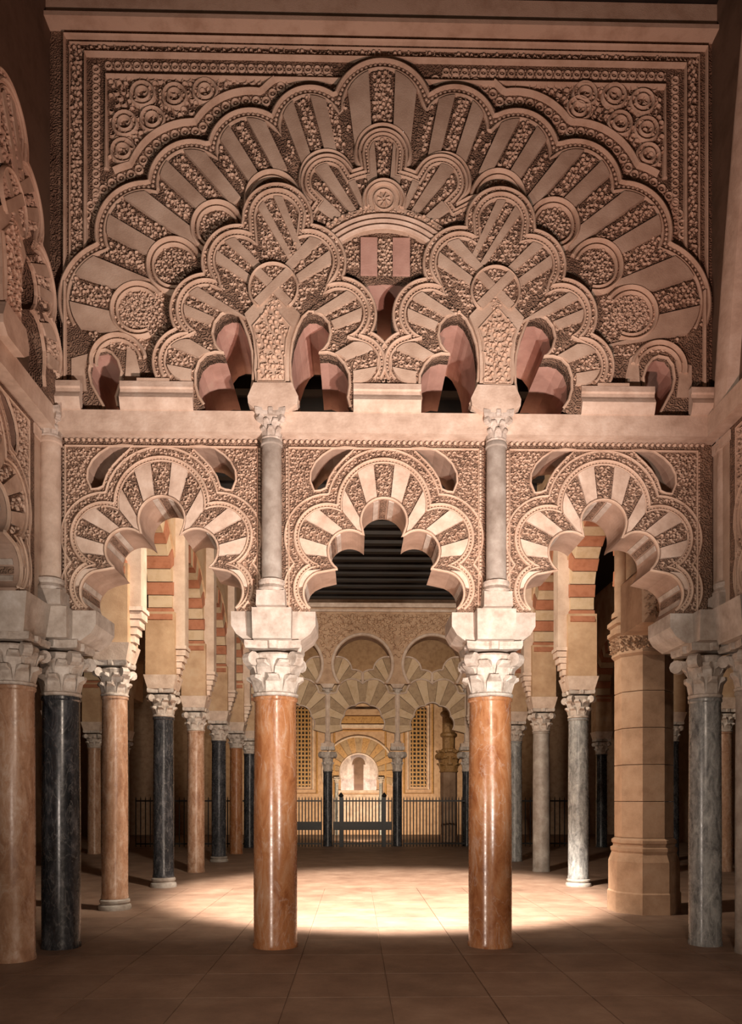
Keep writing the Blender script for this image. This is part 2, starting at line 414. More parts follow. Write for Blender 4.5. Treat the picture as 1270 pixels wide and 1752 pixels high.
# rectangular frame mouldings: (left px, top px, right px, half-width)
fm = MB(); fp = MB()
zb = P(657, 672)[1]
for l, t, r, wd, h in ((183,142,1137,.028,.05), (147,105,1172,.026,.055), (120,86,1196,.014,.03), (112,76,1208,.02,.06)):
    pl = [(P(l, 480)[0], zb if l < 130 else P(657, 455 if l < 160 else 300)[1]), (P(l, t)[0], P(657, t)[1]), (P(r, t)[0], P(657, t)[1]), (P(r, t)[0], zb if l < 130 else P(657, 455 if l < 160 else 300)[1])]
    fm.roll(pl, wd, h, 0)
obj('frame_moulding', fm, 'roll', wallf)
def rect_test(l, t, r, zmin=None):
    x0_, x1_, z1_ = P(l, 300)[0], P(r, 300)[0], P(657, t)[1]
    return lambda x, z: x0_ < x < x1_ and z < z1_
goutb = lobe_path(OG, GD, thg[0], thg[-1], S(4), 200)
gband = lobe_path(OG, GD, thg[1], thg[-2], S(36), 200)
def outside_great(x, z, g=S(8)):
    dx, dz = x-OG[0], z-OG[1]; th = math.atan2(dx, dz)
    return (not (thg[0] < th < thg[-1]) and False) or (thg[0] < th < thg[-1] and math.hypot(dx, dz) > rmax(OG, th, GD, g))
def in_spandrel(x, z):
    return rect_test(190, 145, 1130)(x, z) and outside_great(x, z, S(44))
cv = MB()
cv.curls(in_spandrel, (P(190,300)[0], P(1130,300)[0], P(657,330)[1], P(657,140)[1]), 0, .075, .032)
# carved strips of the frame
def strip(x0_, x1_, z0_, z1_, sp=.07):
    cv.curls(lambda x, z: outside_great(x, z, S(8)) or z < OG[1]+.6, (x0_, x1_, z0_, z1_), 0, sp, .03)
for a in (165, 1155):
    xx = P(a,300)[0]; rings(cv, [(xx, P(657,395)[1]), (xx, P(657,123)[1])], 0)
rings(cv, [p for p in [(P(165,300)[0]+.08, P(657,123)[1]), (P(560,300)[0], P(657,123)[1])]], 0)
rings(cv, [(P(755,300)[0], P(657,123)[1]), (P(1155,300)[0]-.08, P(657,123)[1])], 0)
for a, b_ in ((123,141),(1178,1192)): strip(P(a,300)[0], P(b_,300)[0], P(657,660)[1], P(657,97)[1], .05)
strip(P(120,300)[0], P(1196,300)[0], P(657,99)[1], P(657,90)[1], .045)
scl = [p for p in lobe_path(OG, GD, thg[1], thg[-2], S(20), 260) if p[1] < P(657,128)[1]]
rings(cv, [p for p in scl if p[0] < X0], 0, .11, .04); rings(cv, [p for p in scl if p[0] > X0], 0, .11, .04)
for qx, qz in ((245,165),(300,168),(352,160),(215,215),(262,208),(212,262),(405,158),(940,172),(1000,165),(1050,168),(1098,178),(1105,225),(1060,215),(1108,270),(990,190)):
    c_ = P(qx, qz)
    if in_spandrel(c_[0]+.0, c_[1]):
        for rr_ in (.125, .07): cv.roll([(c_[0]+rr_*math.cos(k*PI/9), c_[1]+rr_*math.sin(k*PI/9)) for k in range(18)], .018, .052, 0, True)
tag(obj('carving', cv, 'curl', wallf), kind='stuff')
ax_, bx2 = P(190,300)[0], P(1130,300)[0]
gb = [p for p in gband if ax_ < p[0] < bx2 and p[1] < P(657,139)[1]]
half = [p for p in gb if p[0] < X0], [p for p in gb if p[0] >= X0]
for hf in half: obj('scalloped_moulding', MB().roll(hf, .03, .06, 0), 'roll', wallf)
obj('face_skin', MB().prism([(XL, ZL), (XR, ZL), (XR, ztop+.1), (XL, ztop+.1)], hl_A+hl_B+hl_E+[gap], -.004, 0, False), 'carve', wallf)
# frieze on top
fr = MB(); zf0, zf1 = P(657, 57)[1], P(657, 16)[1]
fr.box(XL, XR, -.12, 0, zf0, zf1)
fz = tag(obj('trim_1', fr, 'roll'), kind='structure')
obj('fillet', MB().box(XL, XR, -.17, 0, zf0-.05, zf0-.005), 'roll', fz)
obj('fillet', MB().box(XL, XR, -.2, 0, zf1+.01, ZC-.02), 'wood', fz)

# --- the great arch itself
G = thing('lobed_arch', (OG[0], -.04, ZL), 'huge eleven-lobed carved arch spanning the whole upper wall under the frieze', 'arch')
YG = -.075
gx = [p for p in gout]
gpoly = [(gx[0][0], ZL)]+gx+[(gx[-1][0], ZL)]
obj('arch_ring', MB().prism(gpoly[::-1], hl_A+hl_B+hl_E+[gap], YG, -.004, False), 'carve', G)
rl = MB().roll(lobe_path(OG, GD, thg[0], thg[-1], -S(6), 260), .022, .035, YG)
rl.roll(lobe_path(OG, GD, thg[0], thg[-1], -S(20), 260), .02, .03, YG)
obj('archivolt', rl, 'roll', G)
tag(obj('carving', MB().pearls(lobe_path(OG, GD, thg[0], thg[-1], -S(13), 260), YG, .05, .017), 'curl', G), kind='stuff')
fin = lambda th: max(rmax(OG, th, GI, S(3)), S(385)); fout = lambda th: rmax(OG, th, GD, -S(25))
for i in range(11):
    ta, tb = thg[i], thg[i+1]
    if i in (0,): ta = R_(-84); tb = thg[1]
    if i in (10,): ta = thg[10]; tb = R_(84)
    parts = split(ta, tb, (.13, .25, .24, .25, .13)); gp = R_(.22)
    if i < 11 and i > 0: parts[0] = (ta-(tb-ta)*.13, parts[0][1])
    if i < 10: parts = parts[:-1]
    for k, (a, b_) in enumerate(parts):
        cvd = k % 2 == 0
        m = wedge(OG, a+gp, b_-gp, fin, fout, YG-(.018 if cvd else .045), YG, cvd)
        if m: obj('voussoir', m, 'curl' if cvd else 'plain', G)
# small inner lobes
for k, d in enumerate(GI):
    c = (d[0], d[1]); m = MB()
    if k in (6, 12):
        a0, a1 = (R_(-100), R_(80)) if k == 6 else (R_(-80), R_(100))
    else: a0, a1 = R_(-130), R_(130)
    if k > 6 : pass
    ph = math.atan2(c[0]-OG[0], c[1]-OG[1])
    if k in (6, 12): ph = 0
    ar = lambda r, n=28: [pol(c, ph+a0+(a1-a0)*i/n, r) for i in range(n+1)]
    m.roll(ar(d[2]), .024, .06, YG); m.roll(ar(d[2]-S(9)), .016, .045, YG)
    obj('lobe_moulding', m, 'roll', G, True)
    if k not in (6, 12):
        disc_ = [pol(c, 2*PI*i/28, d[2]-S(13)) for i in range(28)]
        cc = MB().curls(lambda x, z: math.hypot(x-c[0], z-c[1]) < d[2]-S(15), (c[0]-.3, c[0]+.3, c[1]-.3, c[1]+.3), YG-.006, .05, .02)
        tag(obj('carving', cc, 'curl', G), kind='stuff')
gc = MB().curls(lambda x, z: zb < z < OG[1]+.9 and abs(x-OG[0]) < abs(thg[0] and cus[0][0]-OG[0])-.12 and math.hypot(x-OG[0], z-OG[1]) < rmax(OG, math.atan2(x-OG[0], z-OG[1]), GD, -S(26))
    and not any(inpoly(x, z, h_) or inpoly(x+.03, z, h_) or inpoly(x-.03, z, h_) for h_ in hl_E) and math.hypot(x-OG[0], z-OG[1]) < rmax(OG, math.atan2(x-OG[0], z-OG[1]), GI, 0) and abs(x-OG[0]) > 2.3, (XL, XR, zb, OG[1]+.9), YG, .055, .02)
tag(obj('carving', gc, 'curl', G), kind='stuff')
for pl in ([(128,622),(156,614),(150,640),(154,676),(128,676)], [(222,600),(236,612),(243,640),(245,676),(214,676),(219,650)]):
    q_ = pp(pl)
    for q2 in (q_, mir(q_)): obj('plain_panel', MB().prism(q2, [], YG-.02, YG, False), 'plain', G)
for E_ in hl_E: obj('opening_edge', MB().roll(open_rim(E_, zb-.28), .016, .03, YG), 'roll', G)
# plain vertical edge strips beside the outermost lobes
for s_ in (-1, 1):
    xe = P(116, 600)[0] if s_ < 0 else P(1200, 600)[0]
    obj('edge_moulding', MB().roll([(xe, zb), (xe, P(657,500)[1])], .02, .04, YG), 'roll', G)

# --- centre arch seen between the two interlaced ones
C = thing('lobed_arch', (X0, -.1, ZL), 'middle lobed arch half hidden behind the two interlaced arches, round medallion on top', 'arch')
YC = -.12
OC = P(656, 452)
CD = [DISC(655,281,40), DISC(562,328,44), DISC(752,328,44), DISC(500,392,40), DISC(815,392,40), DISC(656,452,150)]
cpl = lobe_path(OC, CD, R_(-75), R_(75), 0, 120)
cbot = P(560, 500); cbr = P(756, 500)
obj('arch_ring', MB().prism(([cbr]+[cbot]+cpl)[::-1], [], YC, YG, False), 'carve', C) if False else None
ring = MB().prism(cpl+[(cbr[0], P(657,470)[1]), P(703,488), P(682,483), P(657,481), P(632,483), P(613,488), (cbot[0], P(657,470)[1])], [], YC, YG, False)
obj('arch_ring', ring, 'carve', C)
m = MB(); 
for g in (0, -S(7), -S(14)): m.roll(lobe_path(OC, CD, R_(-75), R_(75), g, 160), .016, .035, YC)
obj('archivolt', m, 'roll', C)
tag(obj('carving', MB().pearls(lobe_path(OC, CD, R_(-75), R_(75), -S(10.5), 160), YC-.01, .035, .012), 'curl', C), kind='stuff')
ang = [0, 4.5, 13, 21, 27, 32, 40, 47, 56, 64]
fo = lambda th: max(rmax(OC, th, CD, -S(17)), S(120)); fi = lambda th: S(52)
for s_ in (-1, 1):
    for k in range(1, len(ang)-1):
        a, b_ = sorted((s_*R_(ang[k]), s_*R_(ang[k+1])))
        cvd = k % 2 == 0
        mm = wedge(OC, a+R_(.4), b_-R_(.4), fi, fo, YC-(.014 if cvd else .04), YC, cvd)
        if mm: obj('voussoir', mm, 'curl' if cvd else 'plain', C)
obj('voussoir', wedge(OC, R_(-4.1), R_(4.1), fi, fo, YC-.014, YC, True), 'curl', C)
# medallion
cm = P(656, 366); m = MB()
m.prism([pol(cm, R_(-118)+R_(236)*i/24, S(37)) for i in range(25)], [], YC-.06, YC, False)
med = obj('medallion', m, 'roll', C)
m = MB()
for r in (34, 28): m.roll([pol(cm, R_(-112)+R_(224)*i/24, S(r)) for i in range(25)], .014, .03, YC-.06)
obj('medallion_ring', m, 'roll', med, True)
m = MB().roll([pol(cm, 2*PI*i/20, S(17)) for i in range(20)], .012, .025, YC-.06, True)
for i in range(8): m.roll([pol(cm, PI*i/4, S(3)), pol(cm, PI*i/4+.35, S(11))], .012, .025, YC-.06)
obj('rosette', m, 'curl', med)
oa = P(657, 537); m = MB()
ar = lambda R, a=37, n=30: [pol(oa, R_(-a)+R_(2*a)*i/n, S(R)) for i in range(n+1)]
m.prism(ar(162, 40)+ar(124, 44)[::-1], [], YC-.05, YC, False)
led = obj('ledge_moulding', m, 'roll', C)
m = MB()
for R in (146, 137, 128): m.roll(ar(R, 40), .02, .04, YC-.05)
obj('ledge_roll', m, 'ledge', led, True)
tag(obj('carving', MB().curls(lambda x, z: S(150) < math.hypot(x-oa[0], z-oa[1]) < S(160), (oa[0]-.7, oa[0]+.7, oa[1]+.6, oa[1]+1.1), YC-.05, .05, .02), 'curl', led), kind='stuff')
for k, (a, b_) in enumerate(((587,615),(617,645),(647,669),(671,700),(702,731))):
    xa_, xb_ = P(a,460)[0], P(b_,460)[0]; cvd = k % 2 == 0; zt, zbm = P(657,424)[1], P(657,486)[1]
    if k in (0, 4): zbm = P(657,474)[1]; zt = P(657,432)[1]
    m = MB().box(xa_, xb_, YC-(.012 if cvd else .03), YC, zbm, zt)
    m.base = len(m.f)
    if cvd: m.curls(lambda x, z: True, (xa_, xb_, zbm, zt-.02), YC-.012, .048, .02)
    obj('panel', m, 'curl' if cvd else 'soffit', C)

# --- the two interlaced arches in front
def interlaced(mirror, label):
    Xc = xb if mirror else xa
    def Q(px, py):
        p = P(px, py); return (2*X0-p[0], p[1]) if mirror else p
    def QD(px, py, r): p = Q(px, py); return (p[0], p[1], S(r))
    A = thing('interlaced_arch', (Xc, -.15, ZL), label, 'arch', None)
    Y = -.19
    O = Q(471, 610)
    tx = 478 if not mirror else 462
    AD = [QD(tx,398,45), QD(413,470,48), QD(530,470,49), QD(360,551,48), QD(582,557,48), QD(328,637,45), QD(612,640,44)]
    holes = hl_B if mirror else hl_A
    t = R_(114)
    outl = lobe_path(O, AD, -t, t, S(15), 200)
    low = [p for p in outl if p[1] > zb]
    xs = (min(p[0] for p in low[:3]+low[-3:]), max(p[0] for p in low[:3]+low[-3:]))
    fl_, fr_ = low[0], low[-1]
    poly = low+[(fr_[0], ZL), (fl_[0], ZL)]
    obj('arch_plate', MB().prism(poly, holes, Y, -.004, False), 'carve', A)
    m = MB()
    cl = lambda g: [p for p in lobe_path(O, AD, -t, t, g, 220) if p[1] > zb+.03]
    m.roll(cl(S(12)), .016, .03, Y); m.roll(cl(S(1)), .02, .045, Y); m.roll(cl(-S(7)), .015, .035, Y)
    obj('archivolt', m, 'roll', A)
    m = MB().pearls(cl(-S(3)), Y-.01, .036, .012)
    m.curls(lambda x, z: (lambda r, th: rmax(O, th, AD, S(3)) < r < rmax(O, th, AD, S(10)) and z > zb and abs(th) < t)(math.hypot(x-O[0], z-O[1]), math.atan2(x-O[0], z-O[1])),
            (O[0]-1.4, O[0]+1.4, zb, O[1]+1.8), Y, .045, .018)
    m.curls(lambda x, z: math.hypot(x-O[0], z-O[1]) < rmax(O, math.atan2(x-O[0], z-O[1]), AD, -S(14)) and z > zb and abs(math.atan2(x-O[0], z-O[1])) < t
            and not any(inpoly(x, z+.0, h_) or inpoly(x+.03, z, h_) or inpoly(x-.03, z, h_) or inpoly(x, z-.03, h_) for h_ in holes), (O[0]-1.4, O[0]+1.4, zb, O[1]+1.8), Y, .055, .02)
    tag(obj('carving', m, 'curl', A), kind='stuff')
    H1, H2, H3, H4 = QD(396,590,33), QD(374,662,39), QD(540,590,33), QD(566,664,39)
    med_ = QD(472,519,44)
    sg = -1 if mirror else 1
    fans = [((577,603), AD[0], 5, [med_]), ((577,603), AD[1], 5, [med_]), ((400,575), AD[2], 5, [med_]), ((545,640), AD[3], 5, [H1, H2]),
            ((410,640), AD[4], 5, [H3, H4]), ((455,676), AD[5], 3, [H2]), ((487,676), AD[6], 3, [H4])]
    for q, (o_, dsk, nn, inner) in enumerate(fans):
        Oq = Q(*o_); c_th = math.atan2(dsk[0]-Oq[0], dsk[1]-Oq[1]); dist = math.hypot(dsk[0]-Oq[0], dsk[1]-Oq[1])
        rr_ = dsk[2]-S(11); hw = math.asin(min(.99, rr_/dist))*.97
        ts = split(c_th-hw, c_th+hw, (1, 1.5, 1.1, 1.5, 1)) if nn == 5 else split(c_th-hw, c_th+hw, (1,)*nn)
        if q > 4:
            sd = (-1 if q == 5 else 1)*sg
            ts = [tuple(sorted((sd*R_(u0), sd*R_(u1)))) for u0, u1 in ((90, 79), (79, 69), (69, 59), (59, 51))]
        def fo_(th, dsk=dsk, Oq=Oq, rr_=rr_):
            h = hit(Oq, th, (dsk[0], dsk[1], rr_)); return h[1] if h else 0
        def fi_(th, dsk=dsk, Oq=Oq, inner=inner, rr_=rr_, q=q):
            h = hit(Oq, th, (dsk[0], dsk[1], rr_)); a = h[0] if h else 9
            if h: a = max(S(20), a-(S(55) if q in (1, 2) else S(36) if q in (3, 4) else (S(48) if q == 0 else S(60))))
            return max(a, rmax(Oq, th, inner)) if inner else a
        for k, (a, b_) in enumerate(ts):
            cvd = (k % 2 == 0) if q < 5 else (k % 2 == 1)
            mm = wedge(Oq, a+R_(.5), b_-R_(.5), fi_, fo_, Y-(.012+.001*q if cvd else .034+.002*q), Y, cvd, 6)
            if mm and len(mm.v) > 15: obj('voussoir', mm, 'curl' if cvd else 'plain', A)
    # circle with crossing bands
    c0 = (med_[0], med_[1]); rr = S(40)
    m = MB().prism([pol(c0, 2*PI*i/32, rr) for i in range(32)][::-1], [], Y-.05, Y, False)
    md = obj('medallion', m, 'carve', A)
    obj('medallion_ring', MB().roll([pol(c0, R_(-140)+R_(280)*i/32, rr) for i in range(33)], .014, .035, Y-.05), 'roll', md, True)
    for s2 in (-1, 1):
        dx, dz = s2*S(27), S(27); nx, nz = -dz, dx; l = math.hypot(nx, nz); nx, nz = nx/l*S(7), nz/l*S(7)
        m = MB().prism([(c0[0]-dx-nx, c0[1]-dz-nz), (c0[0]+dx-nx, c0[1]+dz-nz), (c0[0]+dx+nx, c0[1]+dz+nz), (c0[0]-dx+nx, c0[1]-dz+nz)], [], Y-.075-.004*s2, Y-.05, False)
        obj('crossing_band', m, 'plain', md)
    tag(obj('carving', MB().curls(lambda x, z: math.hypot(x-c0[0], z-c0[1]) < rr-S(6) and abs(abs(x-c0[0])-abs(z-c0[1])) > S(13), (c0[0]-.3, c0[0]+.3, c0[1]-.3, c0[1]+.3), Y-.05, .045, .02), 'curl', md), kind='stuff')
    # pier between the openings: plain border, carved house-shaped field
    pier = [Q(*q) for q in ((444,681),(440,655),(441,630),(438,600),(431,580),(424,562),(440,545),(470,535),(500,545),(516,562),(509,580),(502,600),(499,620),(498,655),(499,681))]
    if mirror: pier = pier[::-1]
    obj('pier', MB().prism(pier[::-1], [], Y-.055, Y, False), 'plain', A)
    hs = [Q(*q) for q in ((446,676),(448,640),(444,605),(438,584),(469,548),(500,584),(494,605),(491,640),(492,676))]
    if mirror: hs = hs[::-1]
    m = MB(); m.roll(hs, .012, .022, Y-.055, True)
    obj('panel_edge', m, 'roll', A)
    m = MB().curls(lambda x, z: inpoly(x, z, [(c0[0]+(a-c0[0])*.9, b_) for a, b_ in hs]), (c0[0]-.3, c0[0]+.3, zb-.02, c0[1]), Y-.055, .058, .028)
    tag(obj('carving', m, 'curl', A), kind='stuff')
    for h_ in holes:
        obj('opening_edge', MB().roll(open_rim(h_, zb-.28), .016, .03, Y), 'roll', A)
    # impost under the pier
    im = [Q(*q) for q in ((440,679),(503,679),(514,702),(512,713),(497,724),(444,724),(431,713),(430,702))]
    if mirror: im = im[::-1]
    obj('impost', MB().prism(im[::-1], [], Y-.09, 0, True), 'ledge', A)
    # stepped feet of the lobes
    for a, b_ in ((244, 298),):
        xa_, xb_ = sorted((Q(a,670)[0], Q(b_,670)[0]))
        obj('foot_moulding', MB().box(xa_, xb_, Y-.03, Y, zb-.03, zb+.01), 'roll', A)
    return A
A1 = interlaced(False, 'left interlaced lobed arch of carved stone above the left small column')
B1 = interlaced(True, 'right interlaced lobed arch of carved stone above the right small column')
# ledge blocks under the arches, between the openings
for k, (a, b_, lab) in enumerate(((108,150,'plain stone ledge block at the far left end, left of the first opening'), (216,338,'wide plain ledge block under the left interlaced arch'),
                     (605,718,'middle plain ledge block between the two interlaced arches'), (985,1107,'wide plain ledge block under the right interlaced arch'), (1168,1206,'short ledge block at the right end of the screen wall'))):
    x0_, x1_ = P(a, 700)[0], P(b_, 700)[0]; z1_ = P(657,676)[1]
    pr = [(-.15, z1_), (-.225, z1_), (-.23, z1_-.06), (-.215, z1_-.075), (-.215, z1_-.11), (-.235, z1_-.14), (-.255, z1_-.18), (-.24, z1_-.22), (-.21, ZL), (-.15, ZL)]
    m = MB(); n = len(pr)
    m.add([(x0_, y, z) for y, z in pr]+[(x1_, y, z) for y, z in pr], [(i, i+n, (i+1) % n+n, (i+1) % n) for i in range(n)]+[tuple(range(n)), tuple(range(2*n-1, n-1, -1))])
    lb = obj('ledge_block', m, 'ledge'); tag(lb, lab, 'ledge')
# cornice band over the lower arches
zc1 = P(657,757)[1]
cn = MB().box(XL, XR, -.2, .75, zc1, ZL)
cor = tag(obj('trim_2', cn, 'ledge'), kind='structure')
m = MB(); m.pearls([(XL+.1, zc1-.03), (XR-.1, zc1-.03)], -.06, .06, .02)
tag(obj('carving', m, 'curl', cor), kind='stuff')

# ================================================================== LOWER SCREEN ARCHES
TB = .62
zi = P(657,1047)[1]
def lower_arch(Xc, label):
    def Q(px, py):
        p = P(px, py); return (p[0]-X0+Xc, p[1])
    def sym(l): return l+[(2*657-a, b_, r) for a, b_, r in l if a != 657]
    T = thing('lobed_arch', (Xc, 0, zi), label, 'arch')
    O = Q(657, 965)
    OD = [(*Q(a, b_), S(r)) for a, b_, r in sym([(657,866,79), (561,920,56), (549,1008,45)])]
    ID = [(*Q(a, b_), S(r)) for a, b_, r in sym([(657,892,40), (598,944,37), (557,1015,38)])]
    t = R_(124)
    inner = lobe_path(O, ID, -t, t, 0, 120)
    hw = BAY/2
    ztop_ = zc1
    inner = [p for p in inner if p[1] > zi+.01]
    bean = [Q(*q) for q in ((609,767),(590,766),(569,769),(552,780),(540,792),(532,808),(531,824),(538,841),(549,840),(558,836),(564,818),(574,802),(587,788),(598,778))]
    bm = [(2*Xc-x, z) for x, z in bean][::-1]
    outer = [(Xc-hw, zi), (Xc-hw, ztop_), (Xc+hw, ztop_), (Xc+hw, zi)]
    poly = outer+[(inner[-1][0], zi)]+inner[::-1]+[(inner[0][0], zi)]
    obj('arch_wall', MB().prism(poly[::-1], [bean, bm], 0, TB), 'intrados', T)
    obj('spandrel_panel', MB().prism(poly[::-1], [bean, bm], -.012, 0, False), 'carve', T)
    fin = lambda th: rmax(O, th, ID, S(2)); fout = lambda th: rmax(O, th, OD, -S(8))
    nv = 21; step = R_(236)/nv
    for k in range(nv):
        a = R_(-118)+k*step; cvd = k % 2 == 0; 
        mm = wedge(O, a+R_(.5), a+step-R_(.5), fin, fout, -.012-(.012 if cvd else .03), -.012, cvd, 6)
        if mm: obj('voussoir', mm, 'curl' if cvd else 'ledge', T)
    cl = lambda D_, g: [p for p in lobe_path(O, D_, -t, t, g, 220) if p[1] > zi+.02]
    m = MB(); m.roll(cl(OD, 0), .017, .04, -.012); m.roll(cl(OD, -S(6)), .012, .03, -.012); m.roll(cl(OD, S(17)), .013, .028, -.012)
    obj('archivolt', m, 'roll', T)
    m = MB(); m.roll(cl(ID, -.004), .014, .03, -.012)
    obj('intrados_edge', m, 'roll', T)
    for b0 in (bean, bm): obj('opening_edge', MB().roll(b0, .012, .022, -.012, True), 'roll', T)
    for d_, c_t in zip(ID, (0, -R_(52), -R_(88), R_(52), R_(88))):
        for a_, b_, mt_ in ((-27, -13, 'impost'), (-8, 8, 'carve'), (13, 27, 'impost')):
            pr = [pol((d_[0], d_[1]), c_t+R_(a_+(b_-a_)*i/4), d_[2]+.004) for i in range(5)]+[pol((d_[0], d_[1]), c_t+R_(b_-(b_-a_)*i/4), d_[2]-.012) for i in range(5)]
            if min(p[1] for p in pr) > zi: obj('soffit_strip', MB().prism(pr[::-1], [], .05, TB-.05), mt_, T)
    m = MB()
    def tst(x, z):
        if abs(x-Xc) > hw-.17: return False
        r = math.hypot(x-O[0], z-O[1]); th = math.atan2(x-O[0], z-O[1])
        if z < zi+.02: return False
        ro = rmax(O, th, OD, S(19))
        if abs(th) > t: return False
        if r < ro and not (rmax(O, th, OD, S(4)) < r < rmax(O, th, OD, S(14))): return False
        for b0 in (bean, bm):
            cx_ = sum(p[0] for p in b0)/len(b0); cz_ = sum(p[1] for p in b0)/len(b0)
            if inpoly(cx_+(x-cx_)*.86, cz_+(z-cz_)*.86, b0): return False
        return True
    m.curls(tst, (Xc-hw, Xc+hw, zi, ztop_-.09), -.012, .05, .022)
    m.pearls(cl(OD, -S(3)), -.02, .035, .011)
    for s_ in (-1, 1):   # frame strips beside the small columns
        xs_ = Xc+s_*(hw-.145)
        m.pearls([(xs_, zi+.05), (xs_, ztop_-.08)], -.012, .04, .016)
    tag(obj('carving', m, 'curl', T), kind='stuff')
    m = MB(); m.roll([(Xc-hw+.165, zi+.02), (Xc-hw+.165, ztop_-.075), (Xc+hw-.165, ztop_-.075), (Xc+hw-.165, zi+.02)], .012, .03, -.012)
    obj('frame_moulding', m, 'roll', T)
    # panels of the thick intrados: carved and plain strips on the inner faces
    return T
LA = [lower_arch(X0-BAY, 'left multi-lobed arch of the lower screen, between corner pilaster and left small column'),
      lower_arch(X0, 'middle multi-lobed arch of the lower screen, over the central passage'),
      lower_arch(X0+BAY, 'right multi-lobed arch of the lower screen, in front of the eight-sided pillar')]
# stripes on the arch soffits (raised plaster strips and carved strips inside each lobe)

# ================================================================== COLUMNS
def capital_mb(rb, ra, h, tiers=2, seg=24, n=8):
    m = MB()
    m.lathe([(rb*1.0, 0), (rb*1.08, .02*h), (rb*1.1, .06*h), (rb*1.0, .09*h), (rb*.98, .3*h), (rb*1.02, .6*h), (rb*1.2, .86*h), (rb*1.15, .9*h)], seg=seg)
    for t in range(tiers):
        z0 = h*(.08+.3*t); hh = h*.36; r0 = rb*(1.0+.05*t)
        for k in range(n):
            a = 2*PI*(k+.5*t)/n; ca, sa = math.cos(a), math.sin(a); wd = r0*math.tan(PI/n)*.86
            def pt(u, r, z): return (r*ca-u*sa, r*sa+u*ca, z)
            v = [pt(-wd, r0*.96, z0), pt(wd, r0*.96, z0), pt(-wd*.95, r0*1.10, z0+hh*.6), pt(wd*.95, r0*1.10, z0+hh*.6),
                 pt(-wd*.6, r0*1.34, z0+hh*.98), pt(wd*.6, r0*1.34, z0+hh*.98), pt(-wd*.45, r0*1.36, z0+hh*.8), pt(wd*.45, r0*1.36, z0+hh*.8),
                 pt(-wd*.8, r0*.98, z0+hh), pt(wd*.8, r0*.98, z0+hh)]
            m.add(v, [(0,1,3,2), (2,3,7,6), (6,7,5,4), (4,5,9,8), (0,2,8), (2,6,4), (2,4,8), (1,9,3), (3,9,5), (3,5,7)])
    # corner volutes
    for k in range(4):
        a = PI/4+PI/2*k; ca, sa = math.cos(a), math.sin(a); R0 = ra*1.16; vr = h*.15; zc_ = h*.76
        v = []; N = 10; wv = h*.1
        for i in range(N):
            t_ = 2*PI*i/N
            for u in (-wv, wv): v.append(((R0+vr*math.cos(t_))*ca-u*sa, (R0+vr*math.cos(t_))*sa+u*ca, zc_+vr*math.sin(t_)))
        f = [(2*i, 2*((i+1) % N), 2*((i+1) % N)+1, 2*i+1) for i in range(N)]+[tuple(2*i for i in range(N)), tuple(2*i+1 for i in range(N-1, -1, -1))]
        m.add(v, f)
        # stalk
        def pt(u, r, z): return (r*ca-u*sa, r*sa+u*ca, z)
        m.add([pt(-wv*.8, rb, h*.45), pt(wv*.8, rb, h*.45), pt(wv*.8, R0, h*.9), pt(-wv*.8, R0, h*.9), pt(-wv*.8, rb*.9, h*.85), pt(wv*.8, rb*.9, h*.85)],
              [(0,1,2,3), (3,2,5,4), (0,3,4), (1,5,2)])
    return m
def abacus_mb(ra, z0, z1):
    pts = []
    for k in range(4):
        a = PI/2*k
        for u, d_ in ((-1, 1), (-.55, .9), (-.2, .86), (-.12, .97), (.12, .97), (.2, .86), (.55, .9)):
            x, y = d_*ra, u*ra; pts.append((x*math.cos(a)-y*math.sin(a), x*math.sin(a)+y*math.cos(a)))
    n = len(pts); m = MB()
    m.add([(x, y, z0) for x, y in pts]+[(x*1.04, y*1.04, z0+(z1-z0)*.4) for x, y in pts]+[(x*1.04, y*1.04, z1) for x, y in pts]+[(0, 0, z0), (0, 0, z1)],
          [(i, (i+1) % n, n+(i+1) % n, n+i) for i in range(n)]+[(n+i, n+(i+1) % n, 2*n+(i+1) % n, 2*n+i) for i in range(n)]+
          [((i+1) % n, i, 3*n) for i in range(n)]+[(2*n+i, 2*n+(i+1) % n, 3*n+1) for i in range(n)])
    return m
def shift(m, x, y, z): m.v = [(a+x, b_+y, c+z) for a, b_, c in m.v]; return m
def column(x, y, r, z1, hcap, ra, mat, label, group=None, base=None, capmat='capital', tiers=2, name='column', z0=0, cat='column', n=8):
    T = thing(name, (x, y, z0), label, cat, group)
    zb_ = z0
    if base:
        m = MB(); bh = base
        m.lathe([(r*1.25, 0), (r*1.27, bh*.25), (r*1.22, bh*.42), (r*1.08, bh*.5), (r*1.08, bh*.6), (r*1.16, bh*.68), (r*1.16, bh*.86), (r*1.02, bh)], seg=32)
        obj('base', shift(m, x, y, z0), 'bluegrey' if base < .3 else 'pillar', T, True); zb_ = z0+base
    H = z1-zb_
    m = MB().lathe([(r*1.04, 0), (r*1.05, .03), (r*1.0, .06), (r*1.0, H*.5), (r*.955, H-.06), (r*.955, H-.05), (r*1.03, H-.035), (r*1.03, H-.008), (r*.96, H)], seg=48)
    obj('shaft', shift(m, x, y, zb_), mat, T, True)
    m = capital_mb(r*.97, ra, hcap*.88, tiers, 24, n)
    cp = obj('capital', shift(m, x, y, z1), capmat, T, False)
    ab = obj('abacus', shift(abacus_mb(ra, hcap*.86, hcap), x, y, z1), capmat, cp)
    return T
zcap0 = P(657,1190)[1]; zcap1 = P(657,1098)[1]
main = [('jasper', X0-BAY/2, 'left of the two tall red marble columns in the middle, pale carved capital'),
        ('jasper', X0+BAY/2, 'right of the two tall red marble columns in the middle, pale carved capital'),
        ('black', XL+.03, 'black veined marble column at the left corner, beside the rose column'),
        ('grey', XR+.03, 'dark mottled marble column at the right corner, beside the brown pier')]
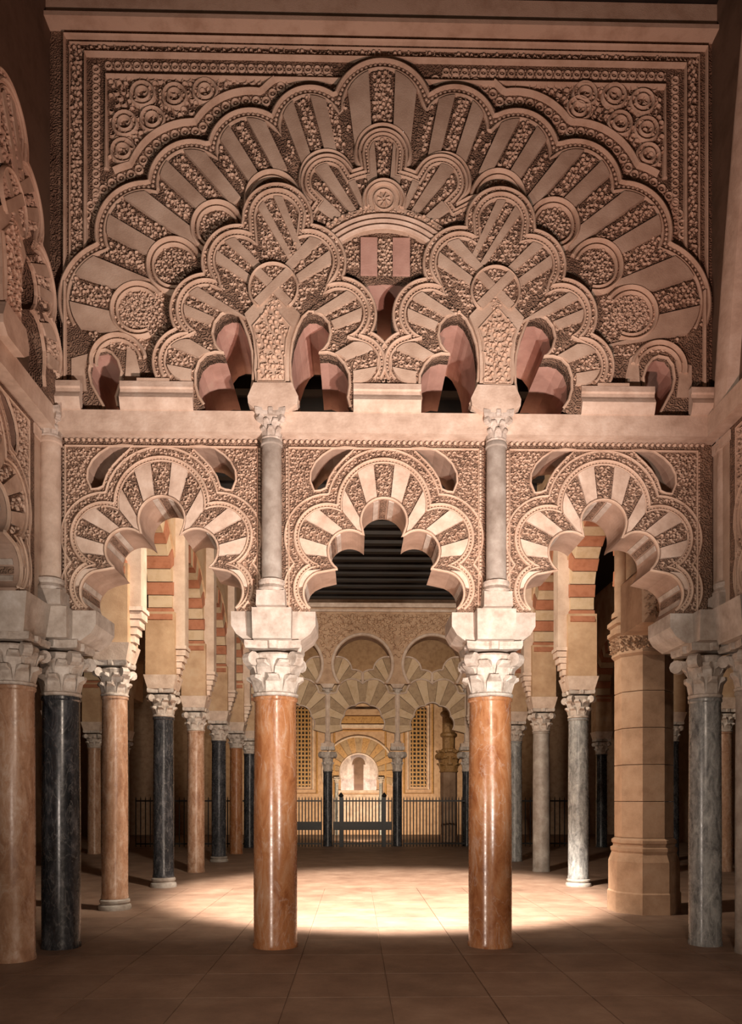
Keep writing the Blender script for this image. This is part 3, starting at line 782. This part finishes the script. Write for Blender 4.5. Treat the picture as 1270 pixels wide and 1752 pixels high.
for k, (mt, x, lab) in enumerate(main):
    r = .235 if k < 2 else (.2 if k == 2 else .17)
    column(x, .22, r, zcap0, zcap1-zcap0, .285 if k < 2 else .26, mt, lab)
# cross-shaped imposts that carry the lower arches
for k, x in enumerate([XL+.03, X0-BAY/2, X0+BAY/2, XR-.05]):
    lab = ('cross-shaped stone impost over the black corner column at left', 'cross-shaped pale impost over the left red marble column', 'cross-shaped pale impost over the right red marble column', 'cross-shaped stone impost over the mottled corner column at right')[k]
    x = x+(.05 if k == 3 else 0); T = thing('impost', (x, .25, zcap1), lab, 'impost')
    e = S(72); e0 = S(46)
    pts = [(x-e0, zcap1), (x+e0, zcap1), (x+e*.88, zcap1+.08), (x+e, zcap1+.17), (x+e, zi), (x-e, zi), (x-e, zcap1+.17), (x-e*.88, zcap1+.08)]
    if k == 0: pts = [(max(a, x-.3), b_) for a, b_ in pts]
    if k == 3: pts = [(min(a, x+.3), b_) for a, b_ in pts]
    obj('springer', MB().prism(pts, [], 0, TB), 'impost', T)
    m = MB().frustum(x, -.02, zcap1, zi, S(32), .14, S(33), .16)
    obj('front_block', m, 'impost', T)
# small upper columns
zs0, zs1 = P(657,1022)[1], P(657,768)[1]
for k, x in enumerate([XL+.06, X0-BAY/2, X0+BAY/2, XR+.1]):
    lab = ('slim corner pilaster column at the left end of the lower screen', 'slim grey column above the left red column, between lobed arches', 'slim grey column above the right red column, between lobed arches', 'slim pale corner column at the right end of the lower screen')[k]
    T = thing('slim_column', (x, -.14, zi), lab, 'column')
    rr = .105
    obj('plinth', MB().frustum(x, -.14, zi, zs0, .15, .13, .145, .125), 'impost', T)
    obj('base', shift(MB().lathe([(rr*1.38, 0), (rr*1.42, .03), (rr*1.3, .05), (rr*1.15, .07), (rr*1.3, .09), (rr*1.3, .12), (rr*1.05, .14)], seg=28), x, -.14, zs0), 'capital', T, True)
    H = zs1-zs0-.14
    obj('shaft', shift(MB().lathe([(rr, 0), (rr*.98, H*.6), (rr*.95, H-.06), (rr*1.08, H-.05), (rr*1.08, H-.02), (rr*.95, H)], seg=28), x, -.14, zs0+.14), 'bluegrey' if k in (1, 2) else 'ledge', T, True)
    cp = obj('capital', shift(capital_mb(rr*.95, .13, .25, 2, 20), x, -.14, zs1), 'capital', T)
    obj('abacus', shift(abacus_mb(.15, .22, .285), x, -.14, zs1), 'capital', cp)

# --- side rows
YS = [3.04+2.8*k for k in range(6)]
CAPZ = 3.08
def row(Xr, side, mats, skip=(), inner=True):
    for k, y in enumerate(YS):
        if k in skip: continue
        mt, nm, base = mats[k]
        col_names = ('first', 'second', 'third', 'fourth', 'fifth', 'sixth')
        where = ('in the %s row of the nave, %s from the screen wall' % (side, col_names[k])) if inner else ('in the dim outer aisle on the %s, %s from the screen wall' % (side, col_names[k]))
        column(Xr, y, .185, CAPZ, .5, .23, mt, '%s marble column %s' % (nm, where), None, base, tiers=2)
        T = thing('pier', (Xr, y, CAPZ+.5), 'ochre plastered pier over the %s column of the %s %s' % (col_names[k], side, 'nave row' if inner else 'outer row'), 'pier')
        obj('impost', MB().frustum(Xr, y, CAPZ+.5, CAPZ+.74, .23, .23, .29, .29), 'ledge', T)
        obj('pier_body', MB().box(Xr-.26, Xr+.26, y-.26, y+.26, CAPZ+.74, 4.95), 'ochre', T)
        if inner:
            s_ = 1 if Xr < 0 else -1; xp = Xr+s_*.36
            obj('pilaster', MB().box(min(Xr+s_*.2, xp+s_*.06), max(Xr+s_*.2, xp+s_*.06), y-.15, y+.15, 4.35, ZN), 'plain', T)
            obj('pilaster_moulding', MB().box(min(Xr+s_*.2, xp+s_*.09), max(Xr+s_*.2, xp+s_*.09), y-.18, y+.18, 4.3, 4.36), 'ledge', T)
            m = MB()
            for q in range(5):
                zq = 3.75+q*.11; e_ = .03+.035*q
                m.box(min(Xr+s_*.2, Xr+s_*(.26+e_)), max(Xr+s_*.2, Xr+s_*(.26+e_)), y-.09-.015*q, y+.09+.015*q, zq, zq+.1)
            obj('roll_corbel', m, 'ledge', T)
# red and cream horseshoe arches of the rows
R0, R1_, AH = 1.16, 1.58, .42
zc_a = 5.12
def seg_mesh(a0, a1, r0, r1, th):
    m = MB(); v = []
    for a in (a0, (a0+a1)/2, a1):
        for r in (r0, r1):
            for x in (-th/2, th/2): v.append((x, -r*math.cos(a), r*math.sin(a)))
    f = [(0,4,6,2),(4,8,10,6),(1,3,7,5),(5,7,11,9),(0,1,5,4),(4,5,9,8),(2,6,7,3),(6,10,11,7),(0,2,3,1),(8,9,11,10)]
    return m.add(v, f)
NVS = 19; aa0, aa1 = R_(-16), R_(196)
def me_of(m, mat):
    me = bpy.data.meshes.new('voussoir'); me.from_pydata(m.v, [], m.f); me.materials.append(M[mat]); return me
VM = [me_of(seg_mesh(aa0+(aa1-aa0)*(k+.03)/NVS, aa0+(aa1-aa0)*(k+.97)/NVS, R0, R1_, AH+(.0 if k % 2 else .03)), 'cream' if k % 2 else 'brick') for k in range(NVS)]
def horseshoe(x, y, label, group=None):
    T = thing('horseshoe_arch', (x, y, zc_a), label, 'arch', group)
    for k in range(NVS):
        o = bpy.data.objects.new('voussoir', VM[k]); COL.objects.link(o); o.parent = T
    return T
def row_wall(Xr, name, y_list, th=.5):
    # wall over the arches with round-headed cut-outs
    o = [(y_list[0]-1.4-.0, 4.95)]
    loops = []
    pts = []
    ya, yb_ = y_list[0]-1.4*2+.0, y_list[-1]+1.4
    mids = [(a+b_)/2 for a, b_ in zip(y_list[:-1], y_list[1:])]
    mids = [y_list[0]-1.4]+mids
    pts.append((ya, ZN)); pts.append((yb_, ZN)); pts.append((yb_, 4.95))
    for mc in mids[::-1]:
        for i in range(25):
            a = R_(-7)+R_(194)*i/24
            pts.append((mc+(R1_-.1)*math.cos(a), zc_a+(R1_-.1)*math.sin(a)) if False else (mc+min(1.39, 1.5*math.cos(a)) if math.cos(a) > 0 else mc+max(-1.39, 1.5*math.cos(a)), zc_a+1.5*math.sin(a)))
    pts.append((ya, 4.95))
    m = MB().prism(pts, [], -th/2, th/2)
    m.v = [(Xr+b_, a, c) for a, b_, c in m.v]
    m.f = [f[::-1] for f in m.f]
    return tag(obj(name, m, 'ochre'), kind='structure')
left_m = [('rose', 'rose', .16), ('black', 'black', .18), ('rose', 'mottled rose', None), ('black', 'dark', .14), ('jasper', 'red', None), ('black', 'black', None)]
right_m = [('rose', 'rose', None), ('grey', 'grey', .14), ('bluegrey', 'worn brownish', None), ('grey', 'pale grey', None), ('rose', 'rose', None), ('black', 'black', None)]
XRL, XRR = -3.77, 3.83
row(XRL, 'left', left_m); row(XRR, 'right', right_m, skip=(0,))
words = ('first', 'second', 'third', 'fourth', 'fifth', 'sixth')
for k in range(6):
    yc = (YS[k]-1.4)
    horseshoe(XRL, yc, 'red and cream banded horseshoe arch, %s of the left nave row from the screen wall' % words[k])
    horseshoe(XRR, yc, 'red and cream banded horseshoe arch, %s of the right nave row from the screen wall' % words[k])
row_wall(XRL, 'wall_left', YS); row_wall(XRR, 'wall_right', YS)
# outer dim rows
for Xr, sd in ((-7.9, 'left'), (7.9, 'right')):
    row(Xr, sd, [('rose', 'rose', None), ('black', 'black', None)]*3, inner=False)
    for k in range(6): horseshoe(Xr, YS[k]-1.4, 'shadowy banded horseshoe arch in the outer aisle on the %s, %s from the front' % (sd, words[k]))
    row_wall(Xr, 'wall_'+sd, YS)

# --- octagonal pillar on the right
ox, oy = 3.86, 2.75
T = thing('octagonal_pillar', (ox, oy, 0), 'massive eight-sided sandstone pillar with a carved collar behind the right arch', 'pillar')
def octo(prof): return shift(MB().lathe(prof, seg=8, a0=PI/8), ox, oy, 0)
obj('base', octo([(.5, 0), (.5, .28), (.485, .3), (.485, .72), (.44, .84), (.455, .87), (.455, .91), (.42, .93), (.42, .96), (.44, .98), (.44, 1.02), (.40, 1.05)]), 'pillar', T)
nz = 5
for q in range(nz):
    z0_, z1_ = 1.05+q*(3.62-1.05)/nz, 1.05+(q+1)*(3.62-1.05)/nz
    obj('stone_drum', octo([(.395, z0_+.004), (.4, z0_+.01), (.4, z1_-.01), (.395, z1_-.004)]), 'pillar', T)
cl_ = obj('collar', octo([(.40, 3.6), (.44, 3.64), (.44, 3.67), (.42, 3.7), (.46, 3.9), (.5, 3.93), (.5, 3.98), (.46, 4.0), (.46, 4.05), (.5, 4.08), (.5, 4.13), (.42, 4.2)]), 'pillar', T)
m = MB()
for k in range(8):
    a = PI/8+PI/4*k+PI/8; ca, sa = math.cos(a), math.sin(a)
    mm = MB().curls(lambda x, z: True, (-.16, .16, 3.7, 3.9), 0, .055, .03)
    m.add([(ox+(.41-y_)*ca-x*sa, oy+(.41-y_)*sa+x*ca, z) for x, y_, z in mm.v], mm.f)
tag(obj('carving', m, 'pillar', cl_), kind='stuff')
for dx, dy in ((-.22, -.2), (.22, -.2), (0, -.3), (-.3, .05), (.3, .05)):
    obj('bundled_shaft', shift(MB().lathe([(.14, 4.2), (.14, 4.26), (.1, 4.3), (.1, 6.6)], seg=16), ox+dx, oy+dy, 0), 'pillar', T, True)
obj('core_pier', MB().box(ox-.26, ox+.26, oy-.2, oy+.3, 4.2, 6.6), 'pillar', T)

T = thing('wall_bracket', (3.33, 1.25, 3.7), 'carved stone bracket block behind the right lower arch, beside the eight-sided pillar', 'bracket')
obj('block', MB().prism([(3.16, 3.72), (3.52, 3.72), (3.52, 4.5), (3.3, 4.5), (3.16, 4.36)], [], .97, 1.7), 'pillar', T)
m = MB().curls(lambda x, z: True, (3.2, 3.5, 3.78, 4.34), .97, .055, .03)
tag(obj('carving', m, 'pillar', T), kind='stuff')
# --- near side piers and side walls of the chapel
column(-3.68, -.42, .2, 2.72, .5, .25, 'rose', 'rose marble column at the left edge of the picture, nearest the viewer')
column(3.86, -.25, .17, 2.72, .5, .24, 'bluegrey', 'brownish worn column at the right edge of the picture, nearest the viewer')
for s_, nm in ((-1, 'wall_left'), (1, 'wall_right')):
    xi = XL if s_ < 0 else XR
    x0_, x1_ = (xi-.6, xi) if s_ < 0 else (xi, xi+.6)
    wl = tag(obj(nm, MB().box(x0_, x1_, -3.2, 0, ZL-.1, ZC), 'dark'), kind='structure')  # dark stone colour stands in for light falling off on the side walls
for s_ in (-1, 1):
    xi = XL if s_ < 0 else XR
    side = 'left' if s_ < 0 else 'right'
    bpy.context.view_layer.update()
    if s_ < 0: c_ = copy_tree(A1, (xi-s_*.1+(s_*.0), -1.32, ZL), -s_*PI/2 if False else (PI/2 if s_ < 0 else -PI/2), 'interlaced lobed arch on the %s side wall, seen almost edge-on at the picture edge' % side)
    c_ = copy_tree(LA[1], (xi+s_*.02, -1.55, zi), (PI/2 if s_ < 0 else -PI/2), 'lower lobed arch of the %s side wall, seen almost edge-on at the picture edge' % side)
    tag(obj('ledge', MB().box(min(xi-s_*.14, xi+s_*.5), max(xi-s_*.14, xi+s_*.5), -3.0, -.2, zc1, ZL), 'ledge'), 'stone ledge along the %s side wall at the height of the cornice' % side, 'ledge')
    T = thing('impost', (xi+s_*.25, -.42, 3.22), 'blocky stone impost above the nearest column on the %s' % side, 'impost')
    obj('block', MB().frustum(xi+s_*.25, -.42, 3.22, zi, .26, .25, .33, .34), 'impost', T)
for s_ in (-1, 1):
    xi = XL if s_ < 0 else XR; a, b_ = sorted((xi+s_*.02, xi+s_*.5))
    T = thing('corner_pier', ((a+b_)/2, -.2, zi), 'plain corner pier joining the screen to the %s side wall' % ('left' if s_ < 0 else 'right'), 'pier')
    obj('pier_body', MB().box(a, b_, -.38, .6, zi, zc1), 'plain', T)
    e_ = xi-s_*.005; a, b_ = sorted((e_, xi+s_*.5)); obj('pier_moulding', MB().box(a, b_, -.4, .0, zc1-.12, zc1-.02), 'ledge', T)
# curved rib on the right wall
pts = []
for i in range(20):
    t = i/19; pts.append((-.36-.62*t**1.2, zc1+.1+3.6*t))
m = MB().roll(pts, .2, .16, 0); m.v = [(XR+.02+b_, a, c) for a, b_, c in m.v]
tag(obj('vault_rib', m, 'ledge', None, True), 'smooth pale stone rib rising along the right side wall', 'rib')

# ================================================================== FAR ARCADE
YF = 17.7
def PF(px, py): return P(px, py, YF)
SF = 1/50.4
xf = [PF(561-118*1,1300)[0], PF(561,1300)[0], PF(680,1300)[0], PF(680+119,1300)[0]]
bayf = xf[2]-xf[1]; xcen = (xf[1]+xf[2])/2
zcu = PF(657,1172)[1]; zcl = PF(657,1278)[1]
def far_arch(Xc, lab):
    T = thing('horseshoe_arch', (Xc, YF, zcu), lab, 'arch')
    c = (Xc, PF(657,1139)[1]); ri = 48*SF
    hw = bayf/2
    pts = [(Xc-hw, zcu), (Xc-hw, 8.2), (Xc+hw, 8.2), (Xc+hw, zcu)]
    inn = [pol(c, R_(-130)+R_(260)*i/40, ri) for i in range(41)]
    poly = pts+[(inn[-1][0], zcu)]+inn[::-1]+[(inn[0][0], zcu)]
    obj('arch_wall', MB().prism(poly[::-1], [], YF-.25, YF+.35), 'warmwall', T)
    m = MB().roll([pol(c, R_(-128)+R_(256)*i/40, ri+.06) for i in range(41)], .05, .05, YF-.25)
    obj('archivolt', m, 'ledge', T, True)
    m = MB().roll([pol(c, R_(-62)+R_(124)*i/40, ri+.36) for i in range(41)], .03, .03, YF-.25)
    m.curls(lambda x, z: math.hypot(x-c[0], z-c[1]) > ri+.16, (Xc-hw+.03, Xc+hw-.03, c[1], 7.85), YF-.25, .13, .03)
    tag(obj('carving', m, 'warmwall', T), kind='stuff')
    return T
for k, lb in ((-1, 'left carved horseshoe arch of the distant arcade'), (0, 'middle carved horseshoe arch of the distant arcade, over the lit niche'), (1, 'right carved horseshoe arch of the distant arcade')):
    far_arch(xcen+k*bayf, lb)
for xx, sd in ((xcen-1.5*bayf, -1), (xcen+1.5*bayf, 1)):
    a, b_ = sorted((xx, xx+sd*9))
    tag(obj('wall_back', MB().box(a, b_, YF-.25, YF+.35, 6.2, 9.6), 'warmwall'), kind='structure')
tag(obj('wall_back', MB().box(xcen-1.5*bayf, xcen+1.5*bayf, YF-.25, YF+.35, 8.2, 9.6), 'warmwall'), kind='structure')
m = MB().box(xcen-4, xcen+4, YF-.36, YF-.25, 8.02, 8.16); m.box(xcen-4, xcen+4, YF-.31, YF-.25, 7.88, 7.96)
tag(obj('trim_3', m, 'ledge'), kind='structure')
def fan_arch(Xc, cz, r0, r1, lobes_n, lab, y0, y1, spread=105, nv=15, mat=('cream', 'lattice'), name='lobed_arch'):
    T = thing(name, (Xc, (y0+y1)/2, cz), lab, 'arch')
    O = (Xc, cz)
    ID = [(Xc+r0*.62*math.sin(a), cz+r0*.62*math.cos(a), r0*.52) for a in (R_(-88), R_(-44), 0, R_(44), R_(88))]
    OD = [(Xc+r1*.72*math.sin(a), cz+r1*.72*math.cos(a), r1*.34) for a in (R_(-100), R_(-60), R_(-20), R_(20), R_(60), R_(100))]
    fi = lambda th: rmax(O, th, ID); fo = lambda th: min(rmax(O, th, OD), (bayf/2-.02)/max(.01, abs(math.sin(th))))
    for k in range(nv):
        a = R_(-spread)+R_(2*spread)*k/nv; b_ = a+R_(2*spread)/nv
        cvd = k % 2
        mm = wedge(O, a+.005, b_-.005, fi, fo, y0+(.02 if cvd else 0), y1, False)
        if mm: obj('voussoir', mm, mat[cvd], T)
    m = MB().roll([pol(O, -R_(spread)+R_(2*spread)*i/80, fo(-R_(spread)+R_(2*spread)*i/80)) for i in range(81)], .03, .04, y0); m.roll(lobe_path(O, ID, -R_(spread), R_(spread), 0, 80), .025, .04, y0)
    obj('archivolt', m, 'ledge', T)
    return T
czl = PF(657,1240)[1]
for k, nm in ((-1, 'left'), (0, 'middle'), (1, 'right')):
    fan_arch(xcen+k*bayf, czl, 33*SF, 76*SF, 5, 'lower lobed arch of the distant arcade in the %s bay' % nm, YF-.12, YF+.22)
for k, nm in ((-.5, 'left'), (.5, 'right')):
    fan_arch(xcen+k*bayf, PF(657,1195)[1], 8*SF, 70*SF, 5, 'interlacing upper lobed arch over the %s slim far column' % nm, YF-.02, YF+.3, 88, 13)
for k, nm in ((-1.5, 'left'), (1.5, 'right')):
    fan_arch(xcen+k*bayf, PF(657,1195)[1], 8*SF, 70*SF, 5, 'outermost interlacing lobed arch of the distant arcade on the %s' % nm, YF-.02, YF+.3, 88, 13)
for k, x in enumerate(xf):
    lb = ('outer left', 'inner left', 'inner right', 'outer right')[k]
    column(x, YF, .16, PF(657,1320)[1], zcl-PF(657,1320)[1], .23, 'black', '%s black marble column of the distant arcade' % lb)
    T = thing('slim_column', (x, YF-.05, zcl), '%s slim pale column in the upper half of the distant arcade' % lb, 'column')
    rr = .1; H = zcu-zcl
    obj('plinth', MB().box(x-.22, x+.22, YF-.2, YF+.15, zcl, zcl+.12), 'ledge', T)
    obj('shaft', shift(MB().lathe([(rr*1.3, .12), (rr*1.3, .17), (rr, .2), (rr, H-.36), (rr*1.15, H-.35)], seg=20), x, YF-.05, zcl), 'ledge', T, True)
    obj('capital', shift(capital_mb(rr, .16, .24, 1, 16), x, YF-.05, zcu-.36), 'capital', T)
    obj('spandrel_block', MB().box(x-.42, x+.42, YF+.05, YF+.3, zcl+.75, zcu-.1), 'warmwall', T)
    obj('impost', MB().frustum(x, YF-.05, zcu-.13, zcu, .15, .15, .24, .22), 'ledge', T)
# ================================================================== NICHE WALL (far end)
YM = 26.0
def PM(px, py): return P(px, py, YM)
SM = (YM+D)/F
xm = PM(614,1300)[0]
hz = PM(657,1322)[1]; rn = 33*SM
nic = [pol((xm, hz), R_(-112)+R_(224)*i/40, rn) for i in range(41)]
zsill = PM(657,1352)[1]
op = nic+[(nic[-1][0], zsill), (nic[0][0], zsill)]
tag(obj('wall_back', MB().prism([(-12,-.2),(12,-.2),(12,9.8),(-12,9.8)], [op], YM, YM+.5), 'warmwall'), kind='structure')
T = thing('niche_arch', (xm, YM, hz), 'gilded horseshoe arch of the glowing prayer niche at the far end', 'arch')
for k in range(17):
    a = R_(-112)+R_(224)*k/17
    mm = wedge((xm, hz), a+.01, a+R_(224)/17-.01, lambda th: rn+.03, lambda th: rn+.03+26*SM, YM-.06-(.02 if k % 2 else 0), YM, False)
    obj('voussoir', mm, 'gold' if k % 2 else 'lattice', T)
m = MB().roll([pol((xm, hz), R_(-112)+R_(224)*i/40, rn+26*SM+.08) for i in range(41)], .06, .1, YM-.0); m.roll(nic, .04, .1, YM)
obj('archivolt', m, 'ledge', T, True)
x0_, x1_ = PM(572,1300)[0], PM(660,1300)[0]
m = MB().roll([(x0_, PM(657,1365)[1]), (x0_, PM(657,1250)[1]), (x1_, PM(657,1250)[1]), (x1_, PM(657,1365)[1])], .06, .08, YM)
obj('square_frame', m, 'gold', T)
for q, (pa, pb) in enumerate(((1226,1238), (1240,1246), (1214,1224))):
    obj('inscription_band', MB().box(PM(580,1300)[0], PM(658,1300)[0], YM-.1-.03*q, YM, PM(657,pb)[1], PM(657,pa)[1]), ('gold', 'ledge', 'warmwall')[q], T)
obj('sill', MB().box(xm-1.05, xm+1.05, YM-.12, YM+.1, zsill-.12, zsill), 'ledge', T)
obj('dado', MB().box(xm-1.3, xm+1.3, YM-.05, YM, .3, zsill-.2), 'ledge', T)
for sx in (-1, 1):
    column(xm+sx*(rn+.12), YM-.2, .08, zsill+.3, .28, .12, 'grey', 'tiny grey column on the %s side of the glowing niche' % ('left' if sx < 0 else 'right'))
# room inside the niche
rm = MB()
n = 16; v = []
for i in range(n+1):
    a = PI*i/n; x = xm-1.35*math.cos(a); y = YM+.5+1.7*math.sin(a)
    v += [(x, y, -.2), (x, y, hz+2.0)]
rm.add(v, [(2*i, 2*i+1, 2*i+3, 2*i+2) for i in range(n)]+[tuple(2*i+1 for i in range(n+1))])
tag(obj('niche_room', rm, 'impost'), 'curved pale wall inside the lit prayer niche', 'niche')
T = thing('niche_altar', (xm, YM+1.2, 0), 'carved pale pillar with a small arched head inside the lit niche', 'pillar')
obj('pillar_body', MB().box(xm-.22, xm+.22, YM+1.05, YM+1.35, 0, hz+.45), 'dark', T)
obj('arched_head', MB().prism([(xm-.32, hz+.42), (xm+.32, hz+.42)]+[pol((xm, hz+.45), R_(90)-R_(180)*i/12, .3) for i in range(13)], [], YM+1.0, YM+1.4), 'dark', T)
point('niche_lamp', (xm-.7, YM+.9, hz-.9), 75, (1.0, .86, .78), .1)
point('niche_lamp', (xm+.7, YM+.9, hz-.9), 75, (1.0, .86, .78), .1)
spot('wall_lamp', (xcen, YF+2.0, .4), (xm, YM, 3.6), 2200, (1.0, .76, .50), 110, .2, .7)
# lattice screens either side
for px0, px1, nm in ((507,531,'left'), (703,729,'right')):
    x0_, x1_ = PM(px0,1300)[0], PM(px1,1300)[0]; z0_, z1_ = PM(657,1346)[1], PM(657,1212)[1]
    T = thing('lattice_panel', ((x0_+x1_)/2, YM, z0_), 'tall pierced stone lattice panel on the end wall, %s of the niche' % nm, 'lattice')
    obj('backing', MB().box(x0_, x1_, YM-.03, YM, z0_, z1_), 'wood', T)
    hm = MB().box(0, x1_-x0_, -.02, .0, -.02, .02); bar = None
    for q in range(19):
        z = z0_+(z1_-z0_)*(q+.5)/19
        o = obj('crossbar', MB().box(x0_, x1_, YM-.08, YM-.03, z-.035, z+.035), 'gold', T)
    for q in range(4):
        x = x0_+(x1_-x0_)*(q+.5)/4
        obj('upright', MB().box(x-.03, x+.03, YM-.09, YM-.03, z0_, z1_), 'gold', T)
    for e in (.12, .3):
        obj('frame', MB().roll([(x0_-e, z0_-e), (x0_-e, z1_+e), (x1_+e, z1_+e), (x1_+e, z0_-e)], .05, .08, YM, True), 'ledge' if e < .2 else 'gold', T)
# orange lit pier with ornate capital on the right of the far arcade
px_, py_ = P(768, 1340, 20.5)[0], 20.5
T = thing('ornate_pillar', (px_, py_, 0), 'stout brown pillar with an ornate carved top, right of the far niche', 'pillar')
obj('shaft', shift(MB().lathe([(.36, 0), (.36, .2), (.32, .25), (.32, 2.6)], seg=8), px_, py_, 0), 'pillar', T)
obj('capital', shift(capital_mb(.33, .42, .8, 3, 24, 8), px_, py_, 2.6), 'gold', T)
obj('upper_shaft', shift(MB().lathe([(.3, 3.35), (.3, 3.45), (.24, 3.5), (.24, 6.6)], seg=8), px_, py_, 0), 'gold', T)
for q in range(3): obj('band', shift(MB().lathe([(.25, 0), (.32, .06), (.32, .14), (.25, .2)], seg=16), px_, py_, 3.9+q*.8), 'gold', T, True)

# ================================================================== RAILINGS
def railing(x0_, x1_, y, lab, h=1.56, step=.105, mid=True):
    T = thing('iron_railing', ((x0_+x1_)/2, y, 0), lab, 'railing')
    cx_ = (x0_+x1_)/2
    obj('top_rail', MB().box(x0_, x1_, y-.02, y+.02, h-.05, h), 'iron', T)
    obj('bottom_rail', MB().box(x0_, x1_, y-.02, y+.02, .08, .13), 'iron', T)
    if mid: obj('middle_band', MB().box(x0_, x1_, y-.03, y+.03, .56, .84), 'iron', T)
    n = int((x1_-x0_)/step); b0 = None
    for i in range(n+1):
        x = x0_+(x1_-x0_)*i/n
        if b0 is None:
            b0 = obj('bar', shift(MB().lathe([(.018, 0), (.018, h+.04), (.004, h+.12)], seg=6), cx_, y, 0), 'iron', T); o = b0
        else: o = b0.copy(); COL.objects.link(o)
        o.location = (x-cx_, 0, 0)
    return T
yr = YF-.3
railing(xf[1]+.2, xf[2]-.2, yr, 'black iron railing with a broad middle band between the two inner far columns')
railing(xf[0]+.2, xf[1]-.2, yr, 'black iron railing left of the inner far columns, broad middle band')
railing(xf[2]+.2, xf[3]-.1, yr, 'tall plain black iron railing right of the inner far columns', mid=False)
railing(-7.6, xf[0]-.2, yr, 'shadowy iron railing across the left end of the nave', mid=False, step=.16)
railing(xf[3]+.1, 7.6, yr, 'shadowy iron railing across the right end of the nave', mid=False, step=.16)
for dx in (.45, -.45):
    x = xcen+dx*bayf*.68
    T = thing('gate_post', (x, yr-.05, 0), 'short black iron gate post in the middle railing, %s one' % ('right' if dx > 0 else 'left'), 'post')
    obj('post_body', MB().box(x-.06, x+.06, yr-.11, yr+.0-.021, 0, 1.66), 'iron', T)
    obj('post_cap', shift(MB().lathe([(.05, 0), (.09, .04), (.06, .1), (.01, .16)], seg=12), x, yr-.065, 1.66), 'iron', T)
